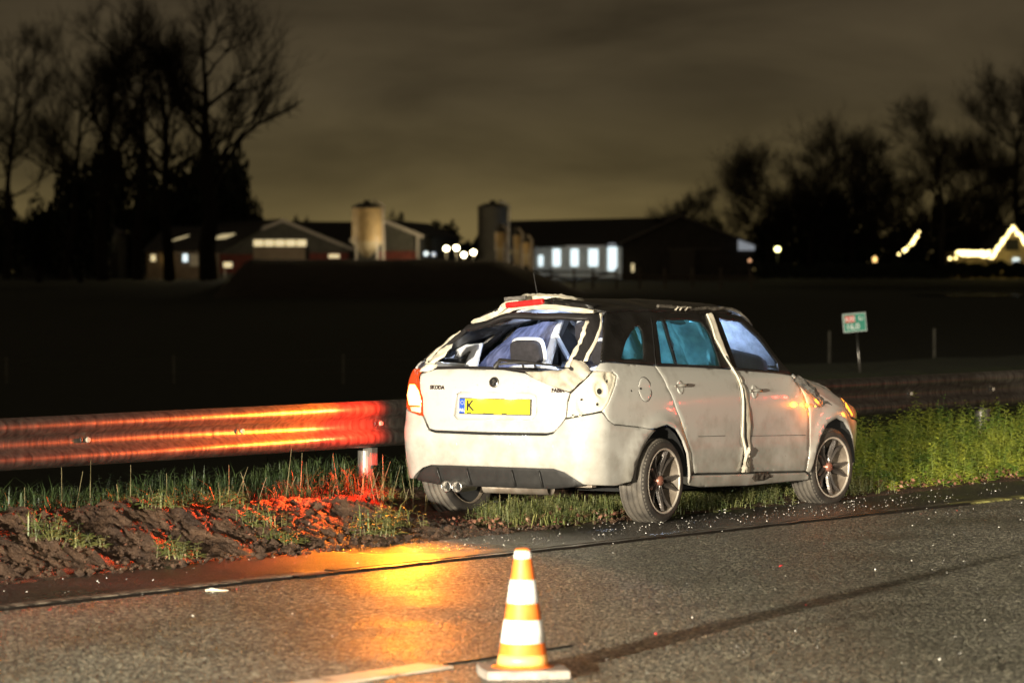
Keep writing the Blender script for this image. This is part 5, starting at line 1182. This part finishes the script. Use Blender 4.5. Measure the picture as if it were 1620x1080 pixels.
# ------------------------------------------------------------------ trees
BARK = M('dark_bark', (.020, .016, .012), .9, var=.3, vs=3); TWIG = M('dark_twig', (.022, .017, .012), .9, var=.2, vs=3); EVER = M('dark_evergreen_leaf', (.014, .018, .008), .8, var=.4, vs=2)
def tree_mesh(h, spread, seed, tr=.35, limbs=11, up=.9, low=.25, dens=1.):
    r = random.Random(seed); T0 = MB(); T1 = MB()
    lean = Vector((r.gauss(0, .008), r.gauss(0, .008), 0)); tp = [Vector((0, 0, -.3))]
    for k in range(1, 8): tp.append(tp[-1]+Vector((lean.x*h+r.gauss(0, .012)*h, lean.y*h+r.gauss(0, .012)*h, (h*.92)/7)))
    T0.tube(tp, [tr*(1-.88*k/7) for k in range(8)], 7, False)
    def branch(p, d, L, rad, lev):
        n_ = 4 if lev < 3 else 3; pts = [p]; rr = [rad]
        for k in range(n_):
            d = (d+Vector((r.gauss(0, .16), r.gauss(0, .16), r.gauss(0, .12)+.10*up))).normalized(); pts.append(pts[-1]+d*L/n_); rr.append(rad*(1-.8*(k+1)/n_))
        (T0 if lev <= 2 else T1).tube(pts, rr, 5 if lev == 1 else (4 if lev == 2 else 3), False)
        if lev >= 5: return
        nb = {1: 6, 2: 6, 3: 5, 4: 2}[lev]; nb = max(2, int(nb*dens+r.random()*.9))
        for k in range(nb):
            t_ = r.uniform(.25, 1.0); i = min(n_-1, int(t_*n_)); q = pts[i].lerp(pts[i+1], t_*n_-i)
            ax = Vector((r.gauss(0, 1), r.gauss(0, 1), r.gauss(0, .5))); ax = (ax-ax.dot(d)*d).normalized()
            branch(q, (d*.85+ax*r.uniform(.35, .8)+Vector((0, 0, .16*up))).normalized(), L*r.uniform(.5, .85), max(.009, rad*.46), lev+1)
    for k in range(limbs):
        t_ = low+(1-low)*(k+r.random()*.6)/limbs; t_ = min(.98, t_); i = min(6, int(t_*7)); q = tp[i].lerp(tp[i+1], t_*7-i); a = r.uniform(0, 6.28) if k % 2 else r.choice((0, PI))+r.gauss(0, .6)
        d = Vector((math.cos(a), math.sin(a), up*r.uniform(.5, 1.3))).normalized(); branch(q, d, spread*r.uniform(.75, 1.15)*(1.15-.45*t_), tr*.40*(1.15-.7*t_), 1)
    return T0, T1
def tree(px, ptop, Y, spread_px, seed, label, base=435, tr=.35, **kw):
    b0 = P(px, base, Y); h = P(px, ptop, Y).z-b0.z; sp = spread_px*Y/F_PX
    T0, T1 = tree_mesh(h, sp, seed, tr, **kw)
    root = thing('bare_tree', label, 'tree', b0); T0.build('trunk', BARK, root); T1.build('crown', TWIG, root); return root
def copy_tree(root, loc, rz_, sc, label):
    c = root.copy(); COL.objects.link(c); c.location = loc; c.rotation_euler = (0, 0, rz_); c.scale = sc; c['label'] = label
    for ch in list(root.children): k = ch.copy(); COL.objects.link(k); k.parent = c
    return c
LT = [(10, 45, 52, 1, 'slender bare tree at the left edge of the picture', .28, .35), (100, 100, 60, 2, 'leaning bare tree left of the tallest trunk in the grove', .30, .45), (163, 25, 62, 3, 'tallest bare tree in the left grove', .45, .35), (218, 60, 52, 4, 'bare tree with a narrow crown in the middle of the grove', .36, .4),
      (268, 45, 62, 5, 'bare tree with a dense fan of twigs above the skylight building', .40, .4), (330, 40, 95, 6, 'broad bare tree with the thickest trunk, rightmost of the grove', .62, .38)]
for px, pt_, sp_, sd, lb_, tr_, lw in LT:
    tree(px, pt_, 240-sd*3, sp_*1.3, sd, lb_, tr=tr_, low=lw, limbs=12, up=.8, dens=.95)
# the long crooked limb reaching out to the right of the broad tree
big = [o for o in bpy.data.objects if o.get('label', '').startswith('broad bare tree')][0]
m = MB(); pts = [P(x, y, 222) for x, y in ((335, 300), (362, 250), (385, 215), (408, 196), (430, 186), (452, 176), (480, 158))]; m.tube(pts, [.22, .17, .13, .12, .13, .09, .03], 6); r9 = random.Random(3)
for k in range(60):
    i = r9.randint(1, 5); q = pts[i].lerp(pts[i+1], r9.random()); d = Vector((r9.gauss(.2, .6), r9.gauss(0, .5), r9.gauss(.3, .6))).normalized(); m.tube([q, q+d*.5, q+d*.9+Vector((0, 0, r9.gauss(0, .2)))], [.03, .02, .008], 3, False)
m.v = [tuple(Vector(v)-big.location) for v in m.v]; m.build('long_limb', BARK, big)
RT = [(1095, 318, 36, 21, 'small round bare tree behind the dark barn wing', .2), (1205, 262, 62, 22, 'spreading bare tree nearest the yellow green lamp', .3), (1275, 250, 55, 23, 'bare tree in the middle of the right hand thicket', .3), (1345, 228, 60, 24, 'rounded bare tree, highest of the right hand thicket', .34), (1492, 195, 62, 25, 'tall egg shaped bare tree above the slanting light string', .34), (1555, 262, 48, 26, 'thin bare tree behind the low row of fairy lights', .22), (1606, 140, 75, 27, 'large bare tree cut by the right edge of the picture', .45), (1425, 290, 45, 28, 'low bare tree in the gap between the two tall right hand groups', .22)]
for px, pt_, sp_, sd, lb_, tr_ in RT: tree(px, pt_, 312+sd % 5*4, sp_*1.1, sd, lb_, tr=tr_, low=.18, limbs=15, up=.6, dens=1.2)
# evergreen undergrowth: dense leaf masses with ragged outlines
def bush_mesh(seed, nl=2600, leaf=.55):
    r = random.Random(seed); m = MB(); cl = [(Vector((r.uniform(-.6, .6), r.uniform(-.4, .4), r.uniform(.15, .75))), r.uniform(.22, .42)) for _ in range(16)]
    for _ in range(nl):
        c, R_ = r.choice(cl); d = Vector((r.gauss(0, 1), r.gauss(0, 1), r.gauss(0, 1))).normalized()*R_*r.random()**.45; p = c+d
        if p.z < 0: continue
        u_ = Vector((r.gauss(0, 1), r.gauss(0, 1), r.gauss(0, 1))).normalized(); v_ = u_.cross(Vector((r.gauss(0, 1), 1, r.gauss(0, 1)))).normalized(); L = leaf*.1*r.uniform(.5, 1.2)
        m.add([p-u_*L, p-v_*L*.7, p+u_*L, p+v_*L*.7], [(0, 1, 2, 3)])
    return m
bm_ = [bush_mesh(s, 3400) for s in (1, 2, 3)]; bproto = []
def bush(px, ptop, w_px, Y, k, label, base=436):
    b0 = P(px, base, Y); h = P(px, ptop, Y).z-b0.z; w = w_px*Y/F_PX
    root = thing('evergreen', label, 'tree', b0)
    if len(bproto) <= k: bproto.append(bm_[k].build('crown', EVER, root).data)
    else: link(bpy.data.objects.new('crown', bproto[k]), root)
    root.children[0].scale = (w*.62, w*.5, h*.95); MB().tube([(0, 0, -.5), (0, 0, h*.5)], [.25, .1], 6).build('trunk', BARK, root)
    return root
BL_ = [(-10, 250, 75, 'dark evergreen at the left picture edge'), (62, 262, 70, 'low dark evergreen under the leaning bare tree'), (128, 205, 95, 'dark evergreen mass below the tallest bare tree'), (205, 170, 95, 'tall dark evergreen in the centre of the left grove'), (285, 180, 95, 'dense dark evergreen left of the thickest trunk'), (352, 185, 80, 'ivy covered evergreen around the thickest trunk'), (392, 268, 55, 'loose evergreen at the right end of the left grove'), (110, 310, 110, 'wide low evergreen in front of the dim left house'), (250, 300, 100, 'wide low evergreen above the bright yard door')]
for i, (px, pt_, w_, lb_) in enumerate(BL_): bush(px, pt_+34, w_*1.2, (315 if px > 180 else 262)+i*3, i % 3, lb_)
BR_ = [(480, 336, 34, 'small round bush behind the ribbon window barn'), (622, 324, 36, 'round bush just right of the tall feed silo'), (700, 345, 60, 'low wide bush behind the flood lamps'), (1120, 335, 70, 'low bush behind the dark barn wing'), (1215, 300, 80, 'dense bush below the spreading bare tree'), (1290, 278, 95, 'broad dark evergreen in the right thicket'), (1352, 275, 85, 'broad dark evergreen below the rounded bare tree'), (1432, 310, 75, 'evergreen behind the slanting light string'), (1495, 285, 70, 'evergreen under the egg shaped bare tree'), (1560, 320, 90, 'evergreen rising behind the low row of fairy lights'), (1625, 290, 80, 'evergreen behind the fairy light house')]
for i, (px, pt_, w_, lb_) in enumerate(BR_): bush(px, pt_+(18 if px > 1200 else 0), w_, 352+i*2, i % 3, lb_)
hd = MB(); r7 = random.Random(9)
for _ in range(9000):
    px = r7.uniform(1195, 1700); Y = r7.uniform(262, 268); p = P(px, 440, Y); p.z += r7.random()**.7*(1.05+.5*fbm(px*.03, 1)); 
    u_ = Vector((r7.gauss(0, 1), r7.gauss(0, 1), r7.gauss(0, 1))).normalized()*.12; v_ = u_.cross(Vector((0, 1, .3))).normalized()*.09; hd.add([p-u_, p-v_, p+u_, p+v_], [(0, 1, 2, 3)])
tag(hd.build('hedge', EVER), 'low dark hedge across the field in front of the fairy light house', 'hedge')
fw_ = MB(); 
for _ in range(9000):
    px = r7.uniform(-300, 1950); Y = r7.uniform(420, 440); p = P(px, 432, Y); p.z = GZ+r7.random()**.8*(4.2+2.2*fbm(px*.012, 5)+1.*fbm(px*.05, 2)); 
    u_ = Vector((r7.gauss(0, 1), r7.gauss(0, 1), r7.gauss(0, 1))).normalized()*.5; v_ = u_.cross(Vector((0, 1, .3))).normalized()*.35; fw_.add([p-u_, p-v_, p+u_, p+v_], [(0, 1, 2, 3)])
stuff(fw_.build('distant_wood', EVER), 'dark far off line of woodland along the horizon', 'wood')
